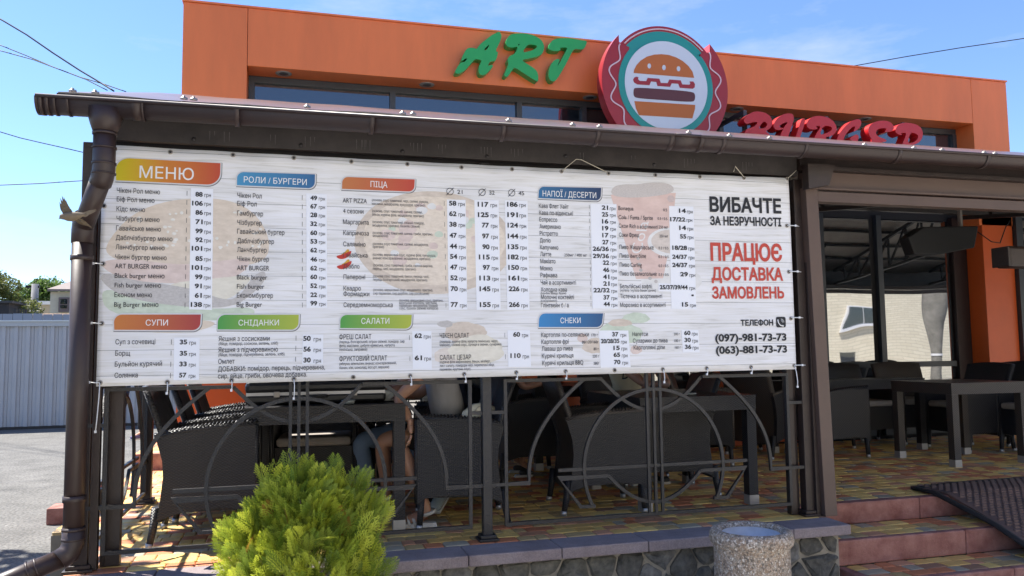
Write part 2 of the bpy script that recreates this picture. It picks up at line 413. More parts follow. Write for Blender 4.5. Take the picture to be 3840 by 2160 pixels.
def stones(seeds, box, yface, parent, flip=None):
    for s_ in seeds:
        poly = [(max(box[0], s_[0]-.3), box[2]), (min(box[1], s_[0]+.3), box[2]), (min(box[1], s_[0]+.3), box[3]), (max(box[0], s_[0]-.3), box[3])]
        for o_ in seeds:
            if o_ is not s_ and abs(o_[0]-s_[0]) < .5: poly = clip(poly, s_, o_)
        if len(poly) < 3: continue
        cx_ = sum(p[0] for p in poly)/len(poly); cz_ = sum(p[1] for p in poly)/len(poly)
        def rg(k, y, jit):
            o = []
            for p in poly:
                dx, dz = p[0]-cx_, p[1]-cz_; L = math.hypot(dx, dz)+1e-6; s2 = max(0.2, (L-k)/L)
                o.append((cx_+dx*s2+rs.uniform(-jit, jit), y+rs.uniform(-jit, jit), cz_+dz*s2+rs.uniform(-jit, jit)))
            return o
        # subdivide outline for roundness
        q = []
        for i in range(len(poly)):
            a, c = poly[i], poly[(i+1) % len(poly)]
            q += [(a[0]*.8+c[0]*.2, a[1]*.8+c[1]*.2), (a[0]*.2+c[0]*.8, a[1]*.2+c[1]*.8)]
        poly = q; n = len(poly)
        kk_ = rs.uniform(.002, .011); ra, rb, rc = rg(kk_, yface+0.01, 0.004), rg(kk_+.003, yface-0.010, 0.005), rg(kk_+0.020, yface-rs.uniform(.014, .030), 0.008)
        fs = [[i, (i+1) % n, n+(i+1) % n, n+i] for i in range(n)]+[[n+i, n+(i+1) % n, 2*n+(i+1) % n, 2*n+i] for i in range(n)]+[[2*n+i, 2*n+(i+1) % n, 3*n] for i in range(n)]
        mb = MB().add(ra+rb+rc+[(cx_+rs.uniform(-.02, .02), yface-rs.uniform(.02, .042), cz_+rs.uniform(-.02, .02))], fs, 0, False)
        mb.build('stone', rs.choice(stone_ms), parent)
stones(seeds, (-1.04, 3.15, 0.01, 0.435), 4.165, wall)

# ------------------------------------------------------------------ entrance steps
steps = empty('entrance_steps'); tag(steps, kind='structure')
sx0, sx1 = 3.19, 12.5
def riser(x0, x1, y, z0, z1, dp=0.055):
    x = x0
    for L in (0.98,)+(1.0,)*9:
        e = min(x+L, x1)
        if e-x < 0.05: break
        MB().box(x+0.002, y, z0, e-0.002, y+dp, z1).build('riser_block', step_m, steps, bevel=0.009); x = e
riser(3.2, sx1, 4.63, 0.36, 0.502, 0.08)
riser(3.2, sx1, 4.25, 0.21, 0.362)
riser(3.2, sx1, 3.90, 0.0, 0.212)
MB().box(3.2, 3.957, 0.0, 3.26, 4.248, 0.2105).build('riser_block', step_m, steps, bevel=0.006)
MB().box(3.21, 4.306, 0.0, sx1, 4.628, 0.338).box(3.262, 3.956, 0, sx1, 4.249, 0.188).build('step_core', mortar, steps)
t2 = lay(3.20, 6.4, 4.306, 4.628, 0.362, 3, (0.1, 0.14, 0.175), 8)+lay(3.262, 6.4, 3.956, 4.249, 0.212, 3, (0.1, 0.14, 0.175), 9)
place_tiles(t2, steps, len(t2))

# ------------------------------------------------------------------ rubber mat ramp
ramp = empty('rubber_mat', (0, 0, 0), 0, 'dark brown perforated rubber mat sloping down over the entrance steps', 'mat')
rub = mat('brown_rubber', (0.13, 0.078, 0.062), 0.7, var=0.3, bump=0.2)
rub_e = mat('black_rubber_edge', (0.016, 0.013, 0.012), 0.75, var=0.4)
path = [(4.98, 0.514), (4.64, 0.518), (4.22, 0.388), (3.87, 0.240), (3.50, 0.07)]
mb = MB()
L = 0; seg = []
def at_path(s_):
    for (y0, z0), (y1, z1) in zip(path[:-1], path[1:]):
        d = math.hypot(y1-y0, z1-z0)
        if s_ <= d: return y0+(y1-y0)*s_/d, z0+(z1-z0)*s_/d
        s_ -= d
    return path[-1]
tot = sum(math.hypot(b_[0]-a_[0], b_[1]-a_[1]) for a_, b_ in zip(path[:-1], path[1:]))
base = MB()
for i in range(len(path)-1):
    (y0, z0), (y1, z1) = path[i], path[i+1]
    base.add([(4.42, y0, z0), (6.6, y0, z0), (6.6, y1, z1), (4.42, y1, z1), (4.42, y0, z0-0.012), (6.6, y0, z0-0.012), (6.6, y1, z1-0.012), (4.42, y1, z1-0.012)],
             [(0, 3, 2, 1), (4, 5, 6, 7), (0, 4, 7, 3), (1, 2, 6, 5)])
base.build('mat_base', rub, ramp)
nub = MB(); s_ = 0.02; row = 0
while s_ < tot-0.02:
    y0, z0 = at_path(s_); y1, z1 = at_path(s_+0.016)
    x = 4.46+(0.03 if row % 2 else 0)
    while x < 6.5:
        nub.add([(x, y0, z0+.001), (x+.042, y0, z0+.001), (x+.042, y1, z1+.001), (x, y1, z1+.001), (x+.004, y0-.002, z0+.010), (x+.038, y0-.002, z0+.010), (x+.038, y1+.002, z1+.010), (x+.004, y1+.002, z1+.010)],
                [(4, 7, 6, 5), (0, 1, 5, 4), (1, 2, 6, 5), (2, 3, 7, 6), (3, 0, 4, 7)])
        x += 0.06
    s_ += 0.032; row += 1
o = nub.build('nubs', rub, ramp); o['kind'] = 'stuff'
eb = MB().tube([(4.36, 4.86, .512), (4.33, 4.66, .522), (4.38, 4.22, .392), (4.40, 3.87, .245), (4.42, 3.50, .075)], 0.03, 6, flat=0.45, up=(0, 0, 1))
eb.tube([(4.36, 4.88, .512), (4.8, 4.96, .514), (6.6, 5.0, .514)], 0.03, 6, flat=0.4, up=(0, 0, 1))
eb.build('edge_strip', rub_e, ramp)

# ------------------------------------------------------------------ canopy : roof, fascia, gutter
can = empty('terrace_canopy', (0, 0, 0), 0, 'brown sheet metal canopy roof over the terrace with bolts along its edge', 'canopy')
RX0, RX1 = -1.09, 13.4
SL = 0.322; RY0, RZ0 = 4.16, 2.805
def rz(y): return RZ0+SL*(y-RY0)
mb = MB(); n = 150
prof = []
for i in range(n+1):
    x = RX0+(RX1-RX0)*i/n; h = 0.006*math.sin(i*0.9)+noise.noise(Vector((x*1.3, 0, 0)))*0.008
    prof.append((x, h))
vs = [(x, RY0, RZ0+h*0.6) for x, h in prof]+[(x, 6.9, rz(6.9)+h*0.3) for x, h in prof]+[(x, RY0, RZ0+h*0.6-0.012) for x, h in prof]+[(x, 6.9, rz(6.9)+h*0.3-0.02) for x, h in prof]
N = n+1
fs = [(i, i+1, N+i+1, N+i) for i in range(n)]+[(2*N+i+1, 2*N+i, 3*N+i, 3*N+i+1) for i in range(n)]+[(i+1, i, 2*N+i, 2*N+i+1) for i in range(n)]
mb.add(vs, fs[:n], 0, True); mb.add(vs, fs[n:], 1, True)
mb.build('roof_sheet', [roof_m, roof_under], can)
MB().box(RX0+.01, 6.9, 3.40, RX1, 7.69, 3.44).box(RX0+.01, 6.88, 3.44, RX1, 6.9, rz(6.88)-0.03).build('roof_flat', roof_under, can)
MB().box(RX0-.004, RY0-.006, RZ0-.05, RX1, RY0-.001, RZ0-.006).build('drip_edge', brown, can)
# left verge board
MB().prism([(RY0+.01, RZ0-.09), (6.9, rz(6.9)-.09), (6.9, rz(6.9)-.012), (RY0+.01, RZ0-.012)], RX0-.012, RX0+.02, axis=0).build('verge_board', brown, can)
bolt_px = [('c1', 548, 690), ('c1', 720, 668), ('c1', 1388, 745), ('c1', 1462, 722), ('c1', 2318, 808), ('c2', 463, 832), ('c2', 541, 860), ('c2', 1262, 905), ('c2', 1745, 918), ('c2', 1948, 945),
           ('c3', 45, 990), ('c3', 352, 990), ('c3', 655, 1022), ('c3', 1372, 1056), ('c3', 1745, 1094), ('c3', 1955, 1102), ('c3', 2275, 1134), ('c3', 2355, 1126)]
btm = MB().lathe([(0, 0.016), (0.007, 0.016), (0.008, 0.009), (0.017, 0.008), (0.019, 0.0), (0.017, -0.004)], n=10).mesh('bolt', bolt_m)
for i, (c, x, y) in enumerate(bolt_px):
    yy = 4.2 if i % 2 else 4.26
    p = P(c, x, y, 1, yy); o = link_mesh('bolt', btm, can); o.location = (p.x, yy, rz(yy)+0.006); o.rotation_euler = (math.atan(SL), 0, 0)
# roof skylight frame things (small lifted flashing)
# fascia beam behind gutter
MB().box(-0.93, 4.32, 2.628, 3.09, 4.355, 2.845).build('fascia_board', fascia_m, can)
sc = MB().lathe([(0, 0.008), (0.009, 0.006), (0.012, 0)], n=8).mesh('screw', dark_steel)
for c, x, y in (('c1', 1457, 1045), ('c1', 2270, 1090), ('c2', 465, 1136), ('c2', 1107, 1175), ('c2', 1700, 1172), ('c2', 2372, 1237)):
    p = P(c, x, y, 1, 4.299); o = link_mesh('screw', sc, can); o.location = (p.x, 4.319, max(2.645, min(2.69, p.z))); o.rotation_euler = (R(90), 0, 0)
drm = mat('lime_drip_stain', (0.13, 0.12, 0.115), 0.8)
dr = MB(); rd = random.Random(4)
for cx_ in (-0.42, -0.35, -0.12, 0.06, 0.33, 0.36, 0.62, 0.78, 1.02, 1.2, 1.62, 1.95, 2.3, 2.7):
    for k in range(rd.randint(2, 4)):
        x = cx_+k*0.022+rd.uniform(-.004, .004); L = rd.uniform(.02, .06)
        dr.add([(x, 4.318, 2.70), (x+.003, 4.318, 2.70), (x+.002, 4.318, 2.70-L), (x+.001, 4.318, 2.70-L)], [(0, 3, 2, 1)])
dr.build('drip_stains', drm, can)
MB().box(-0.90, 4.41, 2.60, 3.1, 4.45, 2.66).build('edge_beam', dark_steel, can)
MB().box(3.2, 4.40, 2.60, 13.3, 4.46, 2.70).build('edge_beam', dark_steel, can)
# rafters / trusses
for x in [-0.95, 0.9, 2.9, 4.9, 6.9, 8.9, 10.9, 12.9]:
    tr = MB().bar([(x, 4.45, rz(4.45)-.06), (x, 6.88, rz(6.88)-.09)], 0.05, up=(1, 0, 0))
    if x > -0.5:
        tr.bar([(x, 4.45, 2.62), (x, 6.88, rz(6.2)-.55)], 0.04, up=(1, 0, 0))
        yy = 4.7; k = 0
        while yy < 6.7:
            zt = rz(yy)-.07; zb = 2.62+(rz(6.2)-.55-2.62)*(yy-4.45)/2.43
            y2 = yy+0.35; zt2 = rz(y2)-.07
            tr.bar([(x, yy, zt), (x, yy, zb)], 0.025, up=(1, 0, 0)); tr.bar([(x, yy, zb), (x, y2, zt2)], 0.025, up=(1, 0, 0)); yy = y2
    tr.build('truss', dark_steel, can)
for y in (4.9, 5.35, 5.8, 6.25, 6.7):
    MB().bar([(RX0+.03, y, rz(y)-.03), (13.3, y, rz(y)-.03)], 0.035).build('purlin', dark_steel, can)

# gutter
gut = empty('gutter', (0, 0, 0), 0, 'brown half-round gutter with brackets running along the whole canopy edge', 'gutter')
GR = 0.066
def gz(x): return 2.742+0.004*x            # rim height
def gprof(r, a0=-180, a1=0, n=14): return [(math.cos(R(a0+(a1-a0)*i/n))*r, math.sin(R(a0+(a1-a0)*i/n))*r) for i in range(n+1)]
def gutter_seg(x0, x1, r, name, mt, thick=0.003, rim=True, y=4.085):
    mb = MB(); po = gprof(r); pi_ = gprof(r-thick); vs = []
    for x in (x0, x1):
        for (a, c) in po: vs.append((x, y+a, gz(x)+c))
        for (a, c) in pi_: vs.append((x, y+a, gz(x)+c))
    n = len(po); fs = []
    for i in range(n-1):
        fs.append((i, i+1, 2*n+i+1, 2*n+i)); fs.append((n+i+1, n+i, 3*n+i, 3*n+i+1))
        fs.append((i+1, i, n+i, n+i+1)); fs.append((2*n+i, 2*n+i+1, 3*n+i+1, 3*n+i))
    mb.add(vs, [f[::-1] for f in fs], 0, True)
    if rim: mb.tube([(x0, y-r-.004, gz(x0)+.002), (x1, y-r-.004, gz(x1)+.002)], 0.0095, 8)
    return mb.build(name, mt, gut)
joints = [-1.10, -0.74, 0.0, 2.12, 2.26, 5.2, 6.3, 9.3]
gutter_seg(-1.145, 13.3, GR, 'gutter_trough', brown)
# end cap
mb = MB(); pr_ = gprof(GR+.004)
mb.add([(-1.150, 4.085+a, gz(-1.15)+c) for a, c in pr_]+[(-1.138, 4.085+a, gz(-1.15)+c) for a, c in pr_], [list(range(15)), list(range(29, 14, -1))]+[[i, i+15, i+16, i+1] for i in range(14)])
mb.build('end_cap', brown, gut)
for x0, x1, r in ((-1.135, -1.12, .071), (-1.108, -1.094, .0705), (-1.075, -1.065, .070), (-1.02, -1.010, .070), (-0.745, -0.70, .0705), (-.70, -.69, .073), (2.055, 2.085, .072), (2.085, 2.245, .0700), (2.245, 2.272, .072), (5.02, 5.3, .0700)):
    gutter_seg(x0, x1, r, 'gutter_collar', brown, rim=(x1-x0) > 0.1)
for x in (-0.27, 0.385, 1.08, 1.62, 2.40, 2.95, 3.62, 4.3, 4.95, 5.7, 6.4, 7.1, 7.8):
    gutter_seg(x-.0115, x+.0115, .0735, 'gutter_bracket', brown, thick=.006, rim=False)
# downpipe
dp_ = empty('downpipe', (0, 0, 0), 0, 'brown round downpipe bending out of the gutter beside the left corner post', 'downpipe')
PX, PY = -0.985, 4.25
top = Vector((-0.865, 4.085, 2.69))
MB().tube([top+Vector((0, 0, .02)), top+Vector((0, 0, -.05)), top+Vector((0, 0, -.09))], [.085, .066, .052], 18, up=(1, 0, 0)).build('outlet_funnel', brown, dp_)
MB().tube([(top.x, top.y, 2.61), (top.x, top.y, 2.47), (top.x, top.y, 2.42), (top.x-.008, top.y+.012, 2.385), (top.x-.02, top.y+.03, 2.36)], .050, 18, up=(1, 0, 0)).build('upper_elbow', brown, dp_)
MB().tube([(top.x-.012, top.y+.015, 2.385), (PX+.008, PY-.018, 2.175)], .046, 18, up=(1, 0, 0)).build('slanted_pipe', brown, dp_)
MB().tube([(PX+.02, PY-.04, 2.22), (PX+.005, PY-.01, 2.185), (PX, PY, 2.15), (PX, PY, 2.09)], .050, 18, up=(1, 0, 0)).build('lower_elbow', brown, dp_)
MB().tube([(PX, PY, 2.12), (PX, PY, 0.66)], .046, 20, up=(1, 0, 0)).build('straight_pipe', brown, dp_)
for z, h in ((2.60, .012), (2.53, .008), (2.455, .010), (2.405, .006)):
    MB().tube([(top.x, top.y, z), (top.x, top.y, z-h)], .0545, 18, up=(1, 0, 0)).build('pipe_collar', brown, dp_)
for z, h in ((2.03, .025), (0.885, .03), (0.735, .012), (0.69, .012)):
    MB().tube([(PX, PY, z), (PX, PY, z-h)], .0515, 18, up=(1, 0, 0)).build('pipe_collar', brown, dp_)
MB().tube([(PX, PY, 0.74), (PX, PY, 0.66), (PX-.015, PY-.01, 0.62), (PX-.05, PY-.03, 0.595)], .050, 18, up=(1, 0, 0)).build('bottom_elbow', brown, dp_)
pe = P('c7', 60, 1470, 1, 4.17)
MB().tube([(PX-.03, PY-.02, 0.607), (pe.x-.25, 4.12, pe.z-.10)], .045, 18, up=(0, 0, 1)).build('outlet_pipe', brown, dp_)
dirv = (Vector((pe.x-.25, 4.12, pe.z-.10))-Vector((PX-.03, PY-.02, 0.607))).normalized(); o0 = Vector((PX-.03, PY-.02, 0.607))
for t_ in (0.11, 0.145): MB().tube([o0+dirv*t_, o0+dirv*(t_+.01)], .049, 18, up=(0, 0, 1)).build('pipe_collar', brown, dp_)

# ------------------------------------------------------------------ posts
def post(name, label, x, y, wd, z1, foot=True, mt=brown_post):
    e = empty(name, (x, y, F), 0, label, 'post')
    MB().box(-wd/2, -wd/2, 0.0, wd/2, wd/2, z1-F).build('shaft', mt, e, bevel=0.004)
    if foot:
        MB().box(-wd/2-.030, -wd/2-.030, 0.0, wd/2+.030, wd/2+.030, .014).box(-wd/2-.018, -wd/2-.018, .014, wd/2+.018, wd/2+.018, .034).build('foot_plate', mt, e, bevel=0.004)
    return e
post('corner_post', 'brown square corner post on the terrace kerb behind the downpipe', -0.985, 4.40, 0.075, 2.62)
post('canopy_post', 'black hammered post between the two railing panels', 1.055, 4.38, 0.052, 2.62, mt=black_metal)
post('canopy_post', 'dark post at the right end of the menu banner', 3.12, 4.39, 0.062, 2.62)
post('canopy_post', 'rear brown post of the left side railing in the sun', -0.985, 6.22, 0.07, 3.3)
# left composite guides
e = empty('blind_guide', (0, 0, 0), 0, 'brown U-shaped roller blind guide standing beside the left corner post', 'blind guide')
MB().box(-0.942, 4.36, F+.004, -0.905, 4.40, 2.60).build('guide_web', brown_post, e, bevel=.003)
MB().box(-0.885, 4.42, F+.004, -0.815, 4.47, 2.60).build('guide_channel', brown_post, e, bevel=.003)
MB().box(-0.905, 4.425, F+.004, -0.885, 4.445, 2.60).build('guide_lip', brown_post, e)
e = empty('blind_guide', (0, 0, 0), 0, 'brown roller blind guide just right of the banner beside the round post', 'blind guide')
MB().box(3.01, 4.40, F+.004, 3.055, 4.45, 2.56).build('guide_channel', brown_post, e, bevel=.003)
MB().box(3.062, 4.42, F+.004, 3.082, 4.45, 2.56).build('guide_lip', brown_post, e)
# entrance frame
ef = empty('entrance_frame', (0, 0, 0), 0, 'tall brown sheet metal frame around the open terrace entrance', 'door frame')
MB().box(3.145, 4.335, F+.004, 3.175, 4.42, 2.55).build('jamb_inner', brown_post, ef, bevel=.002)
jm = MB().add([(3.178, 4.30, F+.002), (3.265, 4.30, F+.002), (3.265, 4.38, F+.002), (3.178, 4.38, F+.002), (3.135, 4.30, 2.56), (3.222, 4.30, 2.56), (3.222, 4.38, 2.56), (3.135, 4.38, 2.56)],
              [(0, 3, 2, 1), (4, 5, 6, 7), (0, 1, 5, 4), (1, 2, 6, 5), (2, 3, 7, 6), (3, 0, 4, 7)])
jm.build('jamb', brown_pale, ef, bevel=.003)
MB().box(3.222, 4.30, 2.468, 13.3, 4.38, 2.535).build('header', brown_pale, ef, bevel=.003)
MB().box(3.15, 4.285, 2.545, 13.3, 4.37, 2.56).box(3.15, 4.31, 2.56, 13.3, 4.40, 2.664).build('lintel', brown_pale, ef, bevel=.002)
MB().box(3.1, 4.265, 2.665, 13.3, 4.40, 2.69).box(3.1, 4.30, 2.691, 13.3, 4.34, 2.845).build('drip_ledge', brown_post, ef)
MB().add([(3.10, 4.22, 2.69), (3.30, 4.22, 2.69), (3.25, 4.22, 2.56), (3.10, 4.22, 2.53), (3.10, 4.28, 2.69), (3.30, 4.28, 2.69), (3.25, 4.28, 2.56), (3.10, 4.28, 2.53)],
         [(0, 3, 2, 1), (4, 5, 6, 7), (0, 1, 5, 4), (1, 2, 6, 5), (2, 3, 7, 6), (3, 0, 4, 7)]).build('corner_plate', brown_post, ef)

# ------------------------------------------------------------------ railings
def railing(name, label, W=0.92, group='wrought iron railing panels'):
    e = empty(name, (0, 0, 0), 0, label, 'railing', group); w_ = 0.019
    zt, zb = 1.375, 0.58
    def part(nm, pts, ww=w_, y=0.0, closed=False):
        MB().bar([(x, y, z) for x, z in pts], ww, closed=closed).build(nm, black_metal, e)
    part('side_bar', [(-W, zb), (-W, zt)]); part('side_bar', [(W, zb), (W, zt)])
    part('bottom_rail', [(-W-.009, zb), (W+.009, zb)], y=.0005)
    for s in (-1, 1):
        part('top_rail', [(s*(W+.009), zt), (s*.33, zt)], y=.0005)
        part('tie_bar', [(s*(W+.10), 1.20), (s*W, 1.20)], y=.001)
        part('tie_bar', [(s*(W+.10), .80), (s*W, .80), (s*.785, .80), (s*.785, .86)], y=.001)
        arc = []
        for t in range(13):
            a = t/12; p0, p1, p2, p3 = (.785, .86), (.775, 1.06), (.64, 1.22), (.445, 1.372)
            arc.append(tuple(s*0+((1-a)**3*p0[k]+3*a*(1-a)**2*p1[k]+3*a*a*(1-a)*p2[k]+a**3*p3[k]) for k in (0, 1)))
        part('curved_bar', [(s*x, z) for x, z in arc], y=.0015)
        part('bracket_bar', [(s*.30, .815), (s*.605, .815), (s*.475, .648), (s*.385, .648)], y=.002)
    circ = [(math.sin(R(a))*.452, .855+math.cos(R(a))*.452) for a in range(-117, 118, 6)]
    part('ring_bar', circ, y=.0)
    bowl = [(-.33, 1.375)]+[(x, 1.183+(abs(x)/.30)**2*.16) for x in [-.30+.05*i for i in range(13)]]+[(.33, 1.375)]
    part('bowl_bar', bowl, y=.018)
    low = [(x, .648+(abs(x)/.30)**2.0*.167) for x in [-.30+.05*i for i in range(13)]]
    part('bowl_bar', low, y=.003)
    part('cross_bar', [(-.61, .86), (.62, .86)], y=.004)
    for x in (-.043, 0, .043): part('upright_bar', [(x, zb), (x, 1.50)], .0165, y=-.002)
    return e
r1 = railing('railing_panel', 'wrought iron railing panel with ring, left bay behind the thuja bush'); r1.location = (0.04, 4.37, 0)
r2 = copy_tree(r1); r2.location = (2.075, 4.37, 0); r2['label'] = 'wrought iron railing panel with ring, bay right of the middle post'
r2.scale = (0.99, 1, 1)
r3 = copy_tree(r1); r3.location = (-0.985, 5.32, 0); r3.rotation_euler = (0, 0, R(90)); r3.scale = (0.9, 1, 1)
r3['label'] = 'sunlit railing panel seen edge-on along the left side of the terrace'

# ------------------------------------------------------------------ banner
YB = 4.30
ban = empty('menu_banner', (0, 0, 0), 0, 'long printed menu banner with white wood background tied above the railing', 'banner')
def zt_(x): return 2.5905+0.0125*((x-0.9)/2.05)**2+0.006*(x-.9)/2
def zb_(x): return 1.394+0.0037*(x+.95)
def banner_mat():
    m_ = bpy.data.materials.new('white_wood_print'); m_.use_nodes = True; t = m_.node_tree; b = t.nodes['Principled BSDF']
    b.inputs['Roughness'].default_value = 0.55
    uvn = t.nodes.new('ShaderNodeUVMap')
    mpn = t.nodes.new('ShaderNodeMapping'); mpn.inputs['Scale'].default_value = (2.2, 42, 1)
    n = t.nodes.new('ShaderNodeTexNoise'); n.inputs['Scale'].default_value = 1.6; n.inputs['Detail'].default_value = 8; n.inputs['Roughness'].default_value = .6; n.inputs['Distortion'].default_value = 0.6
    t.links.new(uvn.outputs[0], mpn.inputs[0]); t.links.new(mpn.outputs[0], n.inputs['Vector'])
    r_ = t.nodes.new('ShaderNodeValToRGB'); e_ = r_.color_ramp.elements
    e_[0].position = .30; e_[0].color = (.56, .55, .54, 1); e_[1].position = .60; e_[1].color = (.80, .80, .83, 1)
    e2 = r_.color_ramp.elements.new(.44); e2.color = (.745, .74, .74, 1)
    t.links.new(n.outputs[0], r_.inputs[0])
    # large patches
    n3 = t.nodes.new('ShaderNodeTexNoise'); n3.inputs['Scale'].default_value = 1.7; n3.inputs['Detail'].default_value = 2
    mp3 = t.nodes.new('ShaderNodeMapping'); mp3.inputs['Scale'].default_value = (1, 2.4, 1)
    t.links.new(uvn.outputs[0], mp3.inputs[0]); t.links.new(mp3.outputs[0], n3.inputs['Vector'])
    mr = t.nodes.new('ShaderNodeMapRange'); mr.inputs[1].default_value = .3; mr.inputs[2].default_value = .7; mr.inputs[3].default_value = .92; mr.inputs[4].default_value = 1.06
    t.links.new(n3.outputs[0], mr.inputs[0])
    sc_ = t.nodes.new('ShaderNodeVectorMath'); sc_.operation = 'SCALE'; t.links.new(r_.outputs[0], sc_.inputs[0]); t.links.new(mr.outputs[0], sc_.inputs['Scale'])
    # plank lines
    sx = t.nodes.new('ShaderNodeSeparateXYZ'); t.links.new(uvn.outputs[0], sx.inputs[0])
    ml = t.nodes.new('ShaderNodeMath'); ml.operation = 'MULTIPLY'; ml.inputs[1].default_value = 1/0.1257
    ad = t.nodes.new('ShaderNodeMath'); ad.operation = 'ADD'; ad.inputs[1].default_value = 0.529
    fr = t.nodes.new('ShaderNodeMath'); fr.operation = 'FRACT'; cmp_ = t.nodes.new('ShaderNodeMath'); cmp_.operation = 'LESS_THAN'; cmp_.inputs[1].default_value = .018
    t.links.new(sx.outputs[1], ml.inputs[0]); t.links.new(ml.outputs[0], ad.inputs[0]); t.links.new(ad.outputs[0], fr.inputs[0]); t.links.new(fr.outputs[0], cmp_.inputs[0])
    mx_ = t.nodes.new('ShaderNodeMixRGB'); mx_.inputs[2].default_value = (.10, .10, .105, 1)
    mm = t.nodes.new('ShaderNodeMath'); mm.operation = 'MULTIPLY'; mm.inputs[1].default_value = .8; t.links.new(cmp_.outputs[0], mm.inputs[0])
    t.links.new(mm.outputs[0], mx_.inputs[0]); t.links.new(sc_.outputs[0], mx_.inputs[1]); t.links.new(mx_.outputs[0], b.inputs['Base Color'])
    n4 = t.nodes.new('ShaderNodeTexNoise'); n4.inputs['Scale'].default_value = 3; n4.inputs['Detail'].default_value = 2
    bp = t.nodes.new('ShaderNodeBump'); bp.inputs['Strength'].default_value = .12; bp.inputs['Distance'].default_value = .03
    t.links.new(uvn.outputs[0], n4.inputs['Vector']); t.links.new(n4.outputs[0], bp.inputs['Height']); t.links.new(bp.outputs[0], b.inputs['Normal'])
    return m_
ban_m = banner_mat()
def byoff(x, z):
    """gentle waves near the upper hem where nothing is printed"""
    k = max(0.0, min(1.0, (z-2.50)/0.09)); return k*k*0.004*math.sin(x*19+0.6*math.sin(x*5))
bx0, bx1 = -0.917, 3.013
mb = MB(); nx_, nz2 = 160, 26; vs = []
zs = [i/(nz2) for i in range(nz2+1)]
for j in zs:
    for i in range(nx_+1):
        x = bx0+(bx1-bx0)*i/nx_; z = zb_(x)+(zt_(x)-zb_(x))*j
        x += (0.055*(j)*0 )
        vs.append((x, YB+byoff(x, z), z))
fs = [(j*(nx_+1)+i, j*(nx_+1)+i+1, (j+1)*(nx_+1)+i+1, (j+1)*(nx_+1)+i) for j in range(nz2) for i in range(nx_)]
mb.add(vs, fs, 0, True)
sheet = mb.build('banner_sheet', ban_m, ban, uv=True)
sm = sheet.modifiers.new('s', 'SOLIDIFY'); sm.thickness = 0.0012; sm.offset = 1 if False else -1

# flat prints on the banner
_fl = [0]
def flat(name, pts, mt, dy, parent=None):
    """convex/simple polygon on the banner, pts = list of Vector on plane"""
    _fl[0] += 1
    if dy < .0019: dy += (_fl[0] % 90)*1.1e-6+(0.00003*(_fl[0] % 7))
    v = [Vector((p.x, YB-dy, p.z)) for p in pts]
    return poly_face(name, v, [], mt, parent or ban)
def bp_(c, x, y): return P(c, x, y, 1, YB)
def blob(cx, cz, rx, rz_, n=40, jit=0.0, sd_=1, a0=0, a1=360):
    rr = random.Random(sd_); ph = [rr.uniform(0, 6) for _ in range(3)]
    out = []
    for i in range(n):
        a = R(a0+(a1-a0)*i/(n if a1-a0 == 360 else n-1)); k = 1+jit*(math.sin(3*a+ph[0])+.6*math.sin(7*a+ph[1])+.4*math.sin(13*a+ph[2]))
        out.append(Vector((cx+rx*k*math.cos(a), YB, cz+rz_*k*math.sin(a))))
    return out
def fade(name, col, amt=0.45, scale=30, lo=.8, hi=1.12):
    """pale washed print tone mixed with the wood tone"""
    base = (.76, .755, .76); amt *= .85
    c = tuple(base[i]*(1-amt)+col[i]*amt for i in range(3))
    return mat(name, c, 0.55, var=.16, vscale=scale*1.5, stretch=(1, 1, 2.2), dirt=tuple(min(1, c[i]*.9+base[i]*.17) for i in range(3)))
pm_bun = fade('print_bun', (.66, .42, .16), .52, 9); pm_seed = fade('print_seed', (.85, .80, .68), .6)
pm_meat = fade('print_meat', (.20, .15, .11), .52, 40); pm_tom = fade('print_tomato', (.66, .28, .13), .42, 8)
pm_let = fade('print_lettuce', (.25, .50, .14), .42, 12); pm_chs = fade('print_cheese', (.75, .62, .25), .35, 8)
pm_cup = fade('print_cup', (.66, .20, .07), .50, 4); pm_ice = fade('print_ice', (.22, .10, .05), .40, 60)
pm_cof = fade('print_coffee', (.50, .28, .10), .42, 10); pm_crust = fade('print_crust', (.54, .34, .14), .55, 14)
pm_plate = fade('print_plate', (.8, .8, .78), .5, 5)
art_e = ban
def bw(*ds): return [bp_('d', x, y) for x, y in ds]
# burger picture behind the two left columns (photo pixels at 2576 width)
flat('burger_print', smooth_ring(bw((262, 640), (275, 600), (330, 540), (400, 510), (480, 498), (560, 500), (620, 520), (660, 560), (680, 610), (670, 655), (600, 672), (450, 668), (330, 665)), 2), pm_bun, .0006)
flat('burger_print', smooth_ring(bw((255, 655), (330, 650), (450, 668), (560, 655), (640, 648), (600, 700), (480, 715), (330, 708), (262, 680)), 2), pm_tom, .0008)
flat('burger_print', smooth_ring(bw((400, 715), (540, 700), (640, 690), (610, 730), (560, 760), (470, 770)), 2), pm_chs, .0009)
flat('burger_print', smooth_ring(bw((250, 730), (300, 730), (420, 748), (520, 780), (640, 770), (640, 800), (520, 808), (400, 800), (270, 790)), 2), pm_let, .0007)
flat('burger_print', smooth_ring(bw((250, 692), (280, 686), (330, 705), (420, 715), (500, 730), (560, 755), (600, 750), (640, 690), (668, 680), (668, 705), (640, 735), (590, 772), (500, 775), (380, 762), (300, 742), (262, 715)), 2), pm_meat, .0011)
flat('burger_print', smooth_ring(bw((270, 795), (420, 800), (560, 808), (500, 835), (380, 838), (300, 822)), 2), pm_bun, .0010)
rr = random.Random(5)
for k in range(46):
    x, y = rr.uniform(320, 660), rr.uniform(520, 625)
    if ((x-490)/185)**2+((y-600)/95)**2 > 1: continue
    p = bp_('d', x, y); flat('seed_print', blob(p.x, p.z, rr.uniform(.006, .012), rr.uniform(.005, .009), 10), pm_seed, .0013)
